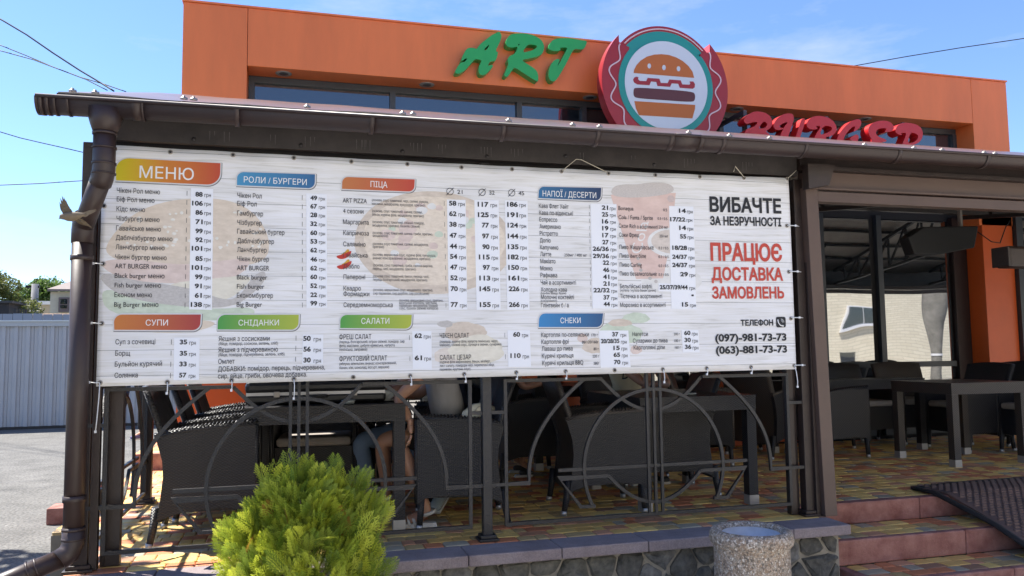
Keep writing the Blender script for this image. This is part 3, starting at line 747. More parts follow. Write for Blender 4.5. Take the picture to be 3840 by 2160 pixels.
# pizza picture
pc = bp_('d', 1095, 610)
flat('pizza_print', blob(pc.x, pc.z, .44, .285, 60, .006, 3), pm_crust, .0006)
flat('pizza_print', blob(pc.x, pc.z+.012, .395, .245, 60, .01, 4), fade('print_pizza_cheese', (.82, .58, .30), .50, 18), .0009)
for k in range(34):
    a, q = rr.uniform(0, 6.28), math.sqrt(rr.random())*.85
    cx_, cz_ = pc.x+math.cos(a)*q*.37, pc.z+.012+math.sin(a)*q*.225
    mt_ = [pm_tom, pm_tom, pm_let, pm_plate][k % 4]; s_ = rr.uniform(.022, .05) if mt_ is pm_tom else rr.uniform(.015, .035)
    flat('topping_print', blob(cx_, cz_, s_, s_*.72, 14, .05, k), mt_, .0011+.0001*(k % 5))
# drink cup, coffee, plate pictures
flat('cup_print', [bp_('d', *q) for q in ((1536, 490), (1700, 485), (1688, 600), (1668, 700), (1600, 702))], pm_cup, .0006)
flat('ice_print', smooth_ring(bw((1536, 492), (1540, 470), (1570, 463), (1600, 465), (1640, 458), (1690, 462), (1698, 485), (1640, 495), (1580, 498)), 2), pm_ice, .0008)
cpt = bp_('d', 1690, 610); flat('coffee_print', blob(cpt.x, cpt.z, .16, .09, 30), pm_plate, .0009); flat('coffee_print', blob(cpt.x, cpt.z+.005, .135, .072, 30), pm_cof, .0011)
cpt = bp_('d', 1690, 705); flat('plate_print', blob(cpt.x, cpt.z, .20, .085, 30), pm_plate, .0005)
for x, y in ((1605, 650), (1608, 665), (1612, 680), (1635, 700), (1650, 708)):
    p = bp_('d', x, y); flat('bean_print', blob(p.x, p.z, .012, .010, 10), fade('print_bean', (.16, .08, .04), .5), .0013)
p = bp_('d', 1688, 500); flat('cherry_print', blob(p.x, p.z, .025, .022, 12), fade('print_cherry', (.35, .08, .05), .5), .0008)
p = bp_('d', 1672, 545); flat('sundae_print', blob(p.x, p.z, .045, .06, 16, .04), pm_ice, .0007)
# salad pictures
for (cx_, cy_, rx, rz_, mt_, sd2) in ((1170, 835, .19, .09, pm_crust, 3), (1200, 880, .25, .13, pm_chs, 5), (1120, 815, .07, .03, pm_meat, 6), (1130, 895, .14, .07, fade('print_chicken', (.70, .50, .30), .4, 20), 7),
                                     (1560, 840, .22, .11, pm_let, 8), (1500, 870, .14, .07, pm_crust, 9), (1600, 800, .14, .05, pm_let, 10), (1560, 812, .12, .035, pm_crust, 12), (1465, 850, .05, .04, pm_tom, 11), (1600, 880, .06, .04, pm_tom, 13)):
    p = bp_('d', cx_, cy_); flat('salad_print', blob(p.x, p.z, rx*.62, rz_*.62, 36, .05, sd2), mt_, .0006+.0001*(sd2 % 7))
# curly script on the cup
# ---- text engine
ink = mat('print_ink', (.030, .032, .042), .6); ink_bold = mat('print_black', (.010, .012, .018), .6); red_ink = mat('print_red', (.52, .055, .035), .55)
white_ink = mat('print_white', (.80, .80, .80), .6); sticker_m = mat('price_sticker', (.82, .84, .90), .5)
_tc = {}
from mathutils.geometry import delaunay_2d_cdt
def area2(r_): return sum(r_[i][0]*r_[(i+1) % len(r_)][1]-r_[(i+1) % len(r_)][0]*r_[i][1] for i in range(len(r_)))/2
def inside(p, r_):
    c = False; n = len(r_)
    for i in range(n):
        x0, y0 = r_[i]; x1, y1 = r_[(i+1) % n]
        if (y0 > p[1]) != (y1 > p[1]) and p[0] < (x1-x0)*(p[1]-y0)/(y1-y0)+x0: c = not c
    return c
def grow(r_, d):
    """move a contour outwards (d>0 to the right of the walking direction)"""
    n = len(r_); out = []
    for i in range(n):
        a, p, b_ = r_[i-1], r_[i], r_[(i+1) % n]
        e1 = (p[0]-a[0], p[1]-a[1]); e2 = (b_[0]-p[0], b_[1]-p[1]); l1 = math.hypot(*e1) or 1; l2 = math.hypot(*e2) or 1
        n1 = (e1[1]/l1, -e1[0]/l1); n2 = (e2[1]/l2, -e2[0]/l2); m_ = (n1[0]+n2[0], n1[1]+n2[1]); k = 2/max(.6, (m_[0]**2+m_[1]**2))
        out.append((p[0]+m_[0]*d*k, p[1]+m_[1]*d*k))
    return out
def glyphs(txt, off=0):
    """font outlines, each contour filled on its own with the holes that lie in it"""
    k = (txt, off)
    if k in _tc: return _tc[k]
    c = bpy.data.curves.new('t', 'FONT'); c.body = txt
    o = bpy.data.objects.new('t', c); COL.objects.link(o); bpy.context.view_layer.update()
    cv = o.to_curve(bpy.context.evaluated_depsgraph_get()); rings = []
    for sp in cv.splines:
        r_ = []
        if sp.type == 'BEZIER':
            n = len(sp.bezier_points)
            for i in range(n):
                A, Bb = sp.bezier_points[i], sp.bezier_points[(i+1) % n]
                p0, p1, p2, p3 = A.co, A.handle_right, Bb.handle_left, Bb.co
                straight = abs((p1-p0).cross(p3-p0).z) < 1e-4 and abs((p2-p0).cross(p3-p0).z) < 1e-4
                for q_ in range(1 if straight else 4):
                    t_ = q_/4; v = p0*(1-t_)**3+p1*3*t_*(1-t_)**2+p2*3*t_*t_*(1-t_)+p3*t_**3; r_.append((v.x, v.y))
        else: r_ = [(p.co[0], p.co[1]) for p in sp.points]
        q2 = []
        for p in r_:
            if not q2 or math.hypot(p[0]-q2[-1][0], p[1]-q2[-1][1]) > 1e-4: q2.append(p)
        if len(q2) > 1 and math.hypot(q2[0][0]-q2[-1][0], q2[0][1]-q2[-1][1]) < 1e-4: q2.pop()
        if len(q2) > 2 and abs(area2(q2)) > 1e-5: rings.append(q2)
    o.to_curve_clear(); bpy.data.objects.remove(o); bpy.data.curves.remove(c)
    V, Fc = [], []
    if rings:
        sg = [1 if area2(r_) > 0 else -1 for r_ in rings]
        if off:
            new = []
            for i, r_ in enumerate(rings):
                cont = [j for j in range(len(rings)) if j != i and sg[j] != sg[i] and inside(r_[0], rings[j]) and inside(r_[len(r_)//2], rings[j])]
                new.append(grow(r_, off*(sg[cont[0]] if cont else sg[i])))
            rings = new
        pts, eds = [], []
        for r_ in rings:
            b0 = len(pts); pts += [Vector(p) for p in r_]; eds += [(b0+i, b0+(i+1) % len(r_)) for i in range(len(r_))]
        vo, _, fo_, _, _, _ = delaunay_2d_cdt(pts, eds, [], 0, 1e-6)
        V = [(v.x, v.y, 0) for v in vo]; arr = np.array([(v.x, v.y) for v in vo])
        cen = arr[np.array([f[:3] for f in fo_])].mean(1); wn = np.zeros(len(cen), int)
        for r_ in rings:
            q0 = np.array(r_); q1 = np.roll(q0, -1, 0); cy_ = cen[:, 1][:, None]
            up_ = (q0[None, :, 1] <= cy_) & (q1[None, :, 1] > cy_); dn_ = (q0[None, :, 1] > cy_) & (q1[None, :, 1] <= cy_)
            cr_ = (q1[None, :, 0]-q0[None, :, 0])*(cy_-q0[None, :, 1])-(cen[:, 0][:, None]-q0[None, :, 0])*(q1[None, :, 1]-q0[None, :, 1])
            wn += (up_ & (cr_ > 0)).sum(1)-(dn_ & (cr_ < 0)).sum(1)
        Fc = [tuple(f) for f, w_ in zip(fo_, wn) if w_ != 0]
        use = sorted({i for f in Fc for i in f}); mp_ = {o_: n_ for n_, o_ in enumerate(use)}
        V = [V[i] for i in use]; Fc = [tuple(mp_[i] for i in f) for f in Fc]
    _tc[k] = (V, Fc); return _tc[k]
class TX:
    """lines of print; every line of text becomes an object of its own"""
    def __init__(s): s.items = []; s.loose = MB()
    @property
    def mb(s): return s.loose
    def t(s, c, x0, y0, x1, cap, txt, off=0.0, dy=.0035, join=False):
        V, Fc = glyphs(txt, .034 if off > .02 else (0.004 if off > .002 else 0))
        if not V: return s
        xa, xb = min(v[0] for v in V), max(v[0] for v in V)
        p0 = bp_(c, x0, y0); p1 = bp_(c, x1, y0); pc_ = bp_(c, x0, y0-cap)
        sx_ = (p1.x-p0.x)/(xb-xa); sz = (pc_.z-p0.z)/(.70+(.06 if off > .02 else 0)); zo = .03*sz if off > .02 else 0
        vv = (p0.z-zb_(p0.x))/(zt_(p0.x)-zb_(p0.x)); out = []; fcs = Fc
        for v in V:
            X = p0.x+(v[0]-xa)*sx_; zz = zb_(X)+vv*(zt_(X)-zb_(X))
            out.append((X, YB-dy-v[2]*.00005, zz+v[1]*sz+zo))
        if join and s.items: s.items[-1].add(out, fcs, 0)
        else: s.items.append(MB().add(out, fcs, 0))
        return s
    def bars(s, c, xs_, ys, h):
        for i, y in enumerate(ys):
            x = xs_[0]+(xs_[1]-xs_[0])*i/max(1, len(ys)-1)
            a = bp_(c, x-1.4, y-h/2); b2 = bp_(c, x+1.4, y+h/2)
            s.loose.add([(a.x, YB-.003, b2.z), (b2.x, YB-.003, b2.z), (b2.x, YB-.003, a.z), (a.x, YB-.003, a.z)], [(0, 1, 2, 3)])
        return s
    def build(s, name, mt, parent=None):
        for it in s.items: it.build(name, mt, parent or ban)
        if s.loose.v: s.loose.build('separator_marks', mt, parent or ban)['kind'] = 'stuff'
def sticker(c, q):
    return flat('price_sticker', [bp_(c, *p) for p in q], sticker_m, .0020)
def prices(c, rows, gx, parent, cap=36, gcap=29, gdy=3):
    """rows (x0,x1,base,text); gx = ((x0,x1) first,(x0,x1) last) of the currency word"""
    a = TX(); n = len(rows)
    for i, (x0, x1, y, t) in enumerate(rows):
        a.t(c, x0, y, x1, cap, t, .030)
        k = i/max(1, n-1); a.t(c, gx[0][0]+(gx[1][0]-gx[0][0])*k, y+gdy, gx[0][1]+(gx[1][1]-gx[0][1])*k, gcap, 'грн', .006, .0035, True)
    a.build('price', ink_bold, parent)
def badge(c, q, cols, txt, tx, cap, rad=.38):
    """q: TL,TR,BR,BL ; rounded at TL and BR"""
    def ring(ins):
        tl, tr, br, bl = [bp_(c, *p) for p in q]
        h = (tl.z-bl.z); wv = tr.x-tl.x
        tl = Vector((tl.x+ins, YB, tl.z-ins)); tr = Vector((tr.x-ins, YB, tr.z-ins)); br = Vector((br.x-ins, YB, br.z+ins)); bl = Vector((bl.x+ins, YB, bl.z+ins))
        r_ = h*rad*1.3-ins
        pts = []
        for i in range(9):
            a = R(180-90*i/8); pts.append(Vector((tl.x+r_+math.cos(a)*r_, YB, tl.z-r_+math.sin(a)*r_)))
        pts.append(tr)
        for i in range(9):
            a = R(-90*i/8); pts.append(Vector((br.x-r_+math.cos(a)*r_, YB, br.z+r_+math.sin(a)*r_)))
        pts.append(bl); return pts, tl.x, br.x
    pts, _, _ = ring(0.0)
    o = flat('heading_badge', [p+Vector((.003, 0, -.004)) for p in pts], badge_sh, .0019)
    flat('badge_border', pts, badge_w, .0024, o)
    pts, xa, xb = ring(.0065)
    m_ = bpy.data.materials.new('badge_gradient'); m_.use_nodes = True; t = m_.node_tree; b2 = t.nodes['Principled BSDF']; b2.inputs['Roughness'].default_value = .45
    tcn = t.nodes.new('ShaderNodeTexCoord'); s2 = t.nodes.new('ShaderNodeSeparateXYZ'); mr = t.nodes.new('ShaderNodeMapRange'); mr.inputs[1].default_value = xa; mr.inputs[2].default_value = xb
    rp = t.nodes.new('ShaderNodeValToRGB'); rp.color_ramp.elements[0].color = (*cols[0], 1); rp.color_ramp.elements[1].color = (*cols[-1], 1)
    if len(cols) == 3: e3 = rp.color_ramp.elements.new(.45); e3.color = (*cols[1], 1)
    t.links.new(tcn.outputs['Object'], s2.inputs[0]); t.links.new(s2.outputs[0], mr.inputs[0]); t.links.new(mr.outputs[0], rp.inputs[0]); t.links.new(rp.outputs[0], b2.inputs['Base Color'])
    flat('badge_face', pts, m_, .0029, o)
    TX().t(c, *tx[:3], cap, txt, .004, .0036).build('badge_lettering', white_ink, o)
badge_sh = mat('badge_shadow_print', (.16, .16, .17), .6); badge_w = mat('badge_border_white', (.62, .62, .64), .55)
YEL, ORG, RED = (.62, .52, .01), (.58, .20, .015), (.48, .055, .02)
badge('a', [(312, 160), (1697, 235), (1690, 550), (312, 487)], [YEL, ORG, RED], 'МЕНЮ', (632, 437, 1335), 150, .42)
badge('c1', [(1780, 1287), (2387, 1308), (2385, 1432), (1778, 1407)], [(.05, .27, .50), (.02, .12, .30)], 'РОЛИ / БУРГЕРИ', (1840, 1377, 2315), 44)
badge('c2', [(-3, 1325), (562, 1347), (560, 1457), (-5, 1435)], [(.50, .17, .05), (.50, .05, .03)], 'ПІЦА', (220, 1412, 347), 44)
badge('c5', [(1480, -50), (1968, -38), (1966, 74), (1478, 54)], [(.02, .14, .32), (.010, .035, .11)], 'НАПОЇ / ДЕСЕРТИ', (1518, 33, 1922), 42)
badge('c4', [(852, 915), (1527, 915), (1522, 1052), (852, 1050)], [(.54, .18, .035), (.36, .035, .04)], 'СУПИ', (1100, 1008, 1268), 43)
badge('c4', [(1635, 917), (2265, 917), (2262, 1048), (1632, 1047)], [(.05, .30, .06), (.38, .45, .05)], 'СНІДАНКИ', (1800, 1008, 2105), 42)
badge('c5', [(-17, 918), (540, 918), (537, 1040), (-18, 1036)], [(.06, .32, .06), (.40, .46, .05)], 'САЛАТИ', (150, 995, 362), 42)
badge('c5', [(1482, 908), (1982, 908), (1978, 1028), (1480, 1028)], [(.02, .22, .52), (.01, .08, .22)], 'СНЕКИ', (1652, 990, 1805), 40)
N1 = .003
# menus column
T = TX()
for x0, y, x1, s_ in ((882, 5, 1208, 'Чікен Рол меню'), (882, 72, 1167, 'Біф Рол меню'), (880, 145, 1095, 'Кідс меню'), (880, 218, 1205, 'Чізбургер меню'), (877, 290, 1215, 'Гавайське меню'), (875, 362, 1302, 'Даблчізбургер меню'),
                      (873, 433, 1242, 'Ланчбургер меню'), (871, 508, 1258, 'Чікен бургер меню'), (868, 576, 1260, 'ART BURGER меню'), (866, 648, 1242, 'Black burger меню'), (866, 720, 1216, 'Fish burger меню'), (864, 793, 1148, 'Економ меню'), (862, 867, 1196, 'Big Burger меню')):
    T.t('c4', x0, y, x1, 36, s_, N1)
T.bars('c4', (1412, 1397), (10, 80, 150, 215, 288, 358, 430, 500, 570, 640, 710, 783, 853), 36).build('menu_line', ink)
st = sticker('c4', [(1441, -30), (1610, -22), (1600, 890), (1428, 886)])
prices('c4', [(1475, 1530, 35, '88'), (1450, 1532, 102, '106'), (1475, 1532, 172, '86'), (1475, 1530, 242, '71'), (1475, 1530, 312, '99'), (1475, 1530, 378, '92'), (1447, 1527, 443, '101'), (1475, 1530, 520, '85'), (1447, 1527, 588, '101'),
              (1472, 1528, 658, '99'), (1470, 1523, 727, '91'), (1470, 1523, 798, '61'), (1440, 1525, 867, '138')], ((1543, 1592), (1538, 1587)), st)
# rolls / burgers
T = TX()
for x0, y, x1, s_ in ((1790, 43, 1975, 'Чікен Рол'), (1790, 105, 1937, 'Біф Рол'), (1790, 178, 1985, 'Гамбургер'), (1790, 248, 1976, 'Чізбургер'), (1790, 315, 2147, 'Гавайський бургер'), (1790, 386, 2068, 'Даблчізбургер'), (1790, 453, 2012, 'Ланчбургер'), (1790, 522, 2030, 'Чікен бургер'),
                      (1788, 590, 2032, 'ART BURGER'), (1788, 660, 2017, 'Black burger'), (1788, 730, 1995, 'Fish burger'), (1788, 798, 2060, 'Економбургер'), (1786, 866, 1978, 'Big Burger')):
    T.t('c4', x0, y, x1, 36, s_, N1)
T.bars('c4', (2281, 2282), (43, 112, 178, 243, 310, 380, 447, 515, 582, 650, 718, 785, 853), 36).build('menu_line', ink)
st = sticker('c4', [(2312, 12), (2466, 18), (2470, 877), (2313, 877)])
prices('c4', [(2342, 2393, y, s_) for y, s_ in ((62, '49'), (125, '67'), (190, '28'), (257, '32'), (325, '60'), (390, '53'), (456, '62'), (525, '46'), (592, '62'), (658, '60'), (725, '52'), (793, '22'), (857, '99'))], ((2406, 2452), (2409, 2455)), st, 35, 27)
# soups
T = TX()
for x0, y, x1, s_ in ((872, 1150, 1173, 'Суп з сочевиці'), (870, 1236, 983, 'Борщ'), (867, 1318, 1223, 'Бульйон курячий'), (865, 1403, 1040, 'Солянка')): T.t('c4', x0, y, x1, 37, s_, N1)
T.bars('c4', (1294, 1287), (1132, 1216, 1300, 1385), 38).build('menu_line', ink)
st = sticker('c4', [(1315, 1100), (1508, 1100), (1503, 1418), (1310, 1420)])
prices('c4', [(1357, 1413, 1150, '35'), (1357, 1413, 1235, '35'), (1354, 1410, 1316, '33'), (1352, 1408, 1400, '57')], ((1429, 1478), (1425, 1474)), st)
# breakfasts
T = TX()
for x0, y, x1, cap, s_ in ((1650, 1126, 2035, 36, 'Яєшня з сосисками'), (1650, 1157, 2098, 23, '(Яйце, помідор, сосиски, зелень, хліб)'), (1648, 1210, 2097, 36, 'Яєшня з підчеревиною'), (1648, 1241, 2147, 23, '(Яйце, помідор, підчеревина, зелень, хліб)'),
                           (1647, 1297, 1770, 36, 'Омлет'), (1645, 1355, 2452, 36, 'ДОБАВКИ: помідор, перець, підчеревина,'), (1645, 1408, 2317, 36, 'сир, яйце, гриби, овочева добавка.')): T.t('c4', x0, y, x1, cap, s_, N1)
T.bars('c4', (2234, 2231), (1103, 1180, 1262), 38).build('menu_line', ink)
st = sticker('c4', [(2285, 1075), (2440, 1075), (2438, 1300), (2280, 1300)])
prices('c4', [(2288, 2345, 1124, '50'), (2290, 2345, 1205, '56'), (2290, 2345, 1287, '30')], ((2367, 2422), (2367, 2422)), st, 38, 31)
# salads
T = TX()
for x0, y, x1, cap, s_ in ((-15, 1112, 226, 36, 'ФРЕШ САЛАТ'), (-15, 1142, 477, 20, '(перець болгарський, огірок свіжий, помідор, сир'), (-15, 1171, 402, 20, 'фета, маслини, цибуля кримська, капуста'), (-15, 1200, 195, 20, 'пекінська, заправка)'),
                           (-15, 1277, 345, 36, 'ФРУКТОВИЙ САЛАТ'), (-15, 1307, 415, 20, '(яблуко, апельсин, ананас консервований,'), (-15, 1337, 360, 20, 'банан, ківі, шоколад, йогурт, вершки)'),
                           (742, 1102, 963, 35, 'ЧІКЕН САЛАТ'), (742, 1139, 1180, 19, '(помідор, куряче філе, капуста пекінська, черрі,'), (742, 1164, 1207, 19, 'майонез, соєвий соус, гірчиця в зернах, сухарики)'),
                           (743, 1267, 978, 35, 'САЛАТ ЦЕЗАР'), (742, 1293, 1125, 19, '(куряче філе мариноване, бекон, айзберг,'), (742, 1321, 1155, 19, 'лист салату, помідори чері, перепелині яйця,'), (742, 1349, 973, 19, 'пармезан, крутони, соус)')): T.t('c5', x0, y, x1, cap, s_, N1)
T.bars('c5', (514, 517), (1100, 1258), 36).bars('c5', (1233, 1238), (1080, 1243), 36).build('menu_line', ink)
st = sticker('c5', [(535, 1050), (680, 1050), (683, 1343), (538, 1338)])
prices('c5', [(552, 608, 1103, '62'), (553, 608, 1270, '61')], ((622, 672), (625, 676)), st)
st = sticker('c5', [(1253, 1043), (1423, 1043), (1432, 1320), (1260, 1322)])
prices('c5', [(1296, 1348, 1093, '60'), (1275, 1353, 1253, '110')], ((1363, 1408), (1368, 1415)), st)
# pizza
T = TX()
for x0, y, x1, s_ in ((10, 80, 193, 'ART PIZZA'), (13, 160, 167, '4 сезони'), (13, 243, 206, 'Маргарита'), (14, 325, 207, 'Капричоза'), (14, 410, 183, 'Саляміно'), (14, 493, 197, 'Гавайська'), (14, 577, 137, 'Діабло'), (16, 658, 180, 'Папероні'), (16, 744, 147, 'Квадро'), (16, 786, 211, 'Формаджи'), (17, 869, 387, 'Середземноморська')):
    T.t('c5', x0, y, x1, 34, s_, N1)
for s_, x0, y, x1 in (("(основа, соус томатний, чері, салямі, рукола,", 230, 70, 657), ("маслини, моцарелла, кукурудза, орегано)", 230, 98, 632), ("(основа, соус томатний, шинка, салямі,", 233, 152, 612), ("бекон, куряче філе, моцарелла, орегано)", 233, 180, 623),
                      ("(основа, соус томатний, свіжий помідор,", 235, 235, 627), ("моцарелла, орегано, базилік свіжий)", 236, 261, 593), ("(основа, соус томатний, шинка, гриби, орегано,", 236, 318, 690), ("моцарелла)", 237, 340, 353), ("(основа, соус томатний, салямі, моцарелла,", 237, 400, 658), ("орегано)", 237, 423, 322),
                      ("(основа, вершковий соус, куряче філе, кукурудза,", 237, 482, 712), ("ананас консервований, моцарелла, орегано)", 237, 508, 670), ("(основа, соус томатний, гриби, свинна вирізка,", 239, 562, 690), ("перець чилі, моцарелла, орегано)", 238, 589, 563), ("(основа, соус томатний, бекон, перець чилі,", 239, 645, 660),
                      ("перець болгарський, моцарелла, орегано)", 239, 671, 648), ("(основа, вершковий соус, моцарелла, орегано,", 240, 748, 690), ("сир пармезан, сир дорблю, сир російський)", 240, 775, 662), ("(основа, вершковий соус, орегано,", 437, 828, 768), ("морський коктейль, маслини,", 437, 848, 722), ("пармезан, моцарелла, соєвий", 437, 868, 725), ("соус, базилік свіжий, каперси)", 437, 888, 730)):
    T.t('c5', x0, y, x1, 20, s_, 0)
T.bars('c5', (776, 789), (87, 165, 245, 328, 408, 488, 570, 650, 732, 810, 855)[:9], 34).bars('c5', (789, 789), (855,), 34)
for x, y, s_ in ((820, -3, '21'), (1062, 3, '32'), (1285, 7, '45')):
    p = bp_('c5', x, y)
    T.mb.tube([(p.x+.019*math.cos(R(a)), YB-.003, p.z+.019*math.sin(R(a))) for a in range(0, 360, 24)], .0014, 4, closed=True)
    T.mb.tube([(p.x-.02, YB-.003, p.z-.022), (p.x+.02, YB-.003, p.z+.022)], .0014, 4)
    T.t('c5', x+(54 if s_ != '45' else 52), y+17, x+(94), 30, s_, N1)
T.build('menu_line', ink)
ys = (103, 182, 262, 345, 427, 505, 585, 666, 748, 868)
for q, ts, xa, xb, ga, gb, cap in (([(797, 57), (937, 60), (950, 887), (810, 890)], ('58', '62', '38', '47', '44', '54', '47', '52', '70', '77'), (812, 867), (825, 880), (882, 930), (895, 943), 37),
                              ([(1003, 60), (1187, 63), (1202, 888), (1020, 890)], ('117', '125', '77', '97', '90', '115', '97', '113', '145', '155'), (1028, 1110), (1044, 1127), (1125, 1173), (1140, 1188), 37),
                              ([(1233, 63), (1405, 66), (1420, 888), (1252, 890)], ('186', '191', '124', '144', '135', '182', '150', '161', '226', '266'), (1250, 1330), (1264, 1345), (1342, 1390), (1358, 1405), 37)):
    st = sticker('c5', q); rows = []
    for i, (y, s_) in enumerate(zip(ys, ts)):
        k = i/9; a = xa[0]+(xb[0]-xa[0])*k; b2 = xa[1]+(xb[1]-xa[1])*k
        if len(s_) == 2 and xb[1]-xb[0] > 60: a = b2-54
        rows.append((a, b2, y+(8 if xa[0] > 1000 else 0)*(1-k), s_))
    prices('c5', rows, (ga, gb), st, cap)
chili = mat('print_chili', (.50, .03, .02), .5); chili_f = mat('print_flame', (.62, .35, .03), .5)
for x, y in ((22, 490), (24, 566)):
    p = bp_('c5', x, y)
    flat('chili_print', smooth_ring([p+Vector(q) for q in ((-.045, 0, .004), (-.01, 0, .012), (.025, 0, .03), (.04, 0, .034), (.03, 0, .008), (.0, 0, -.012), (-.03, 0, -.012))], 2), chili, .0022)
    flat('chili_print', smooth_ring([p+Vector(q) for q in ((-.02, 0, .012), (.0, 0, .022), (.018, 0, .045), (.03, 0, .034), (.01, 0, .008))], 2), chili_f, .0020)
# drinks
T = TX()
for x0, y, x1, cap, s_ in ((1490, 121, 1714, 32, 'Кава Флет Уайт'), (1492, 172, 1747, 32, 'Кава по-віденські'), (1494, 223, 1628, 32, 'Еспрессо'), (1495, 276, 1655, 32, 'Американо'), (1496, 328, 1633, 32, 'Рістретто'), (1497, 381, 1579, 32, 'Допіо'), (1499, 433, 1636, 32, 'Капучино'), (1500, 485, 1583, 32, 'Латте'), (1682, 487, 1852, 22, '250мг / 400 мг'),
                           (1501, 538, 1615, 32, 'Макіато'), (1501, 592, 1593, 32, 'Мокко'), (1502, 644, 1628, 32, 'Рафкава'), (1503, 699, 1770, 32, 'Чай в асортименті'), (1504, 752, 1701, 32, 'Холодна кава'), (1503, 772, 1695, 16, '(Бон-бон, Фредо, Фрапе)'), (1506, 809, 1755, 32, 'Молочні коктейлі'), (1504, 829, 1627, 15, '(в асортименті)'), (1506, 871, 1715, 32, 'Глінтвейн б / а'),
                           (2090, 137, 2203, 31, 'Bonaqua'), (2428, 146, 2456, 21, '0.5'), (2091, 205, 2350, 31, 'Cola / Fanta / Sprite'), (2385, 211, 2458, 20, '0.3 / 0.5'), (2093, 271, 2222, 31, 'Скои Rich'), (2232, 275, 2388, 27, 'в асортимннті'), (2395, 276, 2462, 22, '250 мл'), (2095, 339, 2245, 31, 'Соки Фреш'), (2400, 343, 2463, 21, '250 мл'),
                           (2098, 431, 2356, 31, 'Пиво Жишулівське'), (2393, 433, 2467, 20, '0.3 / 0.5'), (2099, 497, 2298, 31, 'Пиво ibert біле'), (2393, 499, 2468, 20, '0.3 / 0.5'), (2100, 565, 2267, 31, 'Пиво Carling'), (2393, 567, 2467, 20, '0.3 / 0.5'), (2101, 632, 2378, 31, 'Пиво безалкогольне'), (2393, 634, 2468, 20, '0.3 / 0.5'),
                           (2102, 727, 2345, 31, 'Бельгійські вафлі:'), (2103, 752, 2372, 19, '(нутела / нутела банан /джем)'), (2103, 802, 2420, 31, 'Тістечка в асортименті'), (2104, 868, 2446, 31, 'Морозиво в асортименті')): T.t('c5', x0, y, x1, cap, s_, N1)
T.bars('c5', (1870, 1883), (113, 166, 218, 270, 322, 373, 427, 480, 530, 583, 634, 688, 740, 798, 850), 28).build('menu_line', ink)
st = sticker('c5', [(1880, 88), (2076, 92), (2090, 883), (1895, 880)]); rows = []
for i, (y, s_) in enumerate(((135, '21'), (186, '25'), (238, '16'), (290, '19'), (343, '17'), (395, '27'), (445, '26/36'), (499, '29/36'), (550, '22'), (604, '46'), (657, '41'), (708, '21'), (758, '22/32'), (812, '37'), (863, '44'))):
    k = i/14; b2 = 2012+14*k; rows.append((b2-(122 if '/' in s_ else 48), b2, y, s_))
prices('c5', rows, ((2025, 2067), (2038, 2081)), st, 34, 26)
st = sticker('c6', [(-104, 105), (80, 110), (103, 885), (-86, 882)]); rows = []
sticker('c6', [(-184, 688), (-92, 692), (-90, 752), (-184, 750)])
for i, (x0, x1, y, s_) in enumerate(((-30, 22, 158, '14'), (-96, 18, 222, '17/22'), (-28, 24, 287, '14'), (-22, 25, 352, '55'), (-80, 31, 437, '18/28'), (-80, 32, 505, '24/37'), (-80, 35, 567, '24/37'), (-20, 38, 637, '29'), (-175, 36, 735, '25/37/39/44'), (-7, 40, 865, '15'))):
    rows.append((x0, x1, y, s_))
a = TX()
for (x0, x1, y, s_) in rows: a.t('c6', x0, y, x1, 33, s_, .03, .0042); a.t('c6', x1+8+6*(y/900), y+4, x1+51+6*(y/900), 26, 'грн', .006, .0042, True)
a.t('c6', 65, 800, 82, 60, '-', .03).build('price', ink_bold, st)
# snacks
T = TX()
for c, x0, y, x1, cap, s_ in (('c5', 1507, 1095, 1867, 33, 'Картопля по-селянськи'), ('c5', 1885, 1090, 1936, 21, '170 г'), ('c5', 1509, 1148, 1715, 33, 'Картопля фрі'), ('c5', 1815, 1144, 1940, 22, '80/120/160г'), ('c5', 1511, 1200, 1745, 33, 'Лаваш до пива'), ('c5', 1903, 1195, 1942, 21, '80 г'),
                              ('c5', 1513, 1254, 1750, 33, 'Курячі крильця'), ('c5', 1895, 1250, 1945, 21, '220 г'), ('c5', 1515, 1308, 1825, 33, 'Курячі крильця BBQ'), ('c5', 1902, 1303, 1946, 21, '280г'),
                              ('c5', 2196, 1088, 2312, 31, 'Нагетси'), ('c5', 2507, 1082, 2553, 20, '200 г'), ('c5', 2200, 1139, 2460, 31, 'Сухарики до пива'), ('c5', 2512, 1132, 2557, 20, '180 г'), ('c5', 2205, 1190, 2440, 31, 'Картопляні діпи'), ('c5', 2516, 1183, 2560, 20, '160 г')): T.t(c, x0, y, x1, cap, s_, N1)
T.build('menu_line', ink)
st = sticker('c5', [(1943, 1045), (2165, 1045), (2183, 1322), (1957, 1325)])
prices('c5', [(2043, 2090, 1090, '37'), (1958, 2097, 1142, '20/28/35'), (2052, 2100, 1193, '15'), (2053, 2103, 1245, '65'), (2056, 2105, 1300, '70')], ((2106, 2148), (2119, 2162)), st, 33, 27)
st = sticker('c6', [(-10, 1040), (118, 1042), (127, 1210), (0, 1212)])
prices('c6', [(10, 57, 1080, '60'), (12, 60, 1133, '30'), (15, 64, 1185, '36')], ((68, 110), (74, 117)), st, 33, 27, 4)
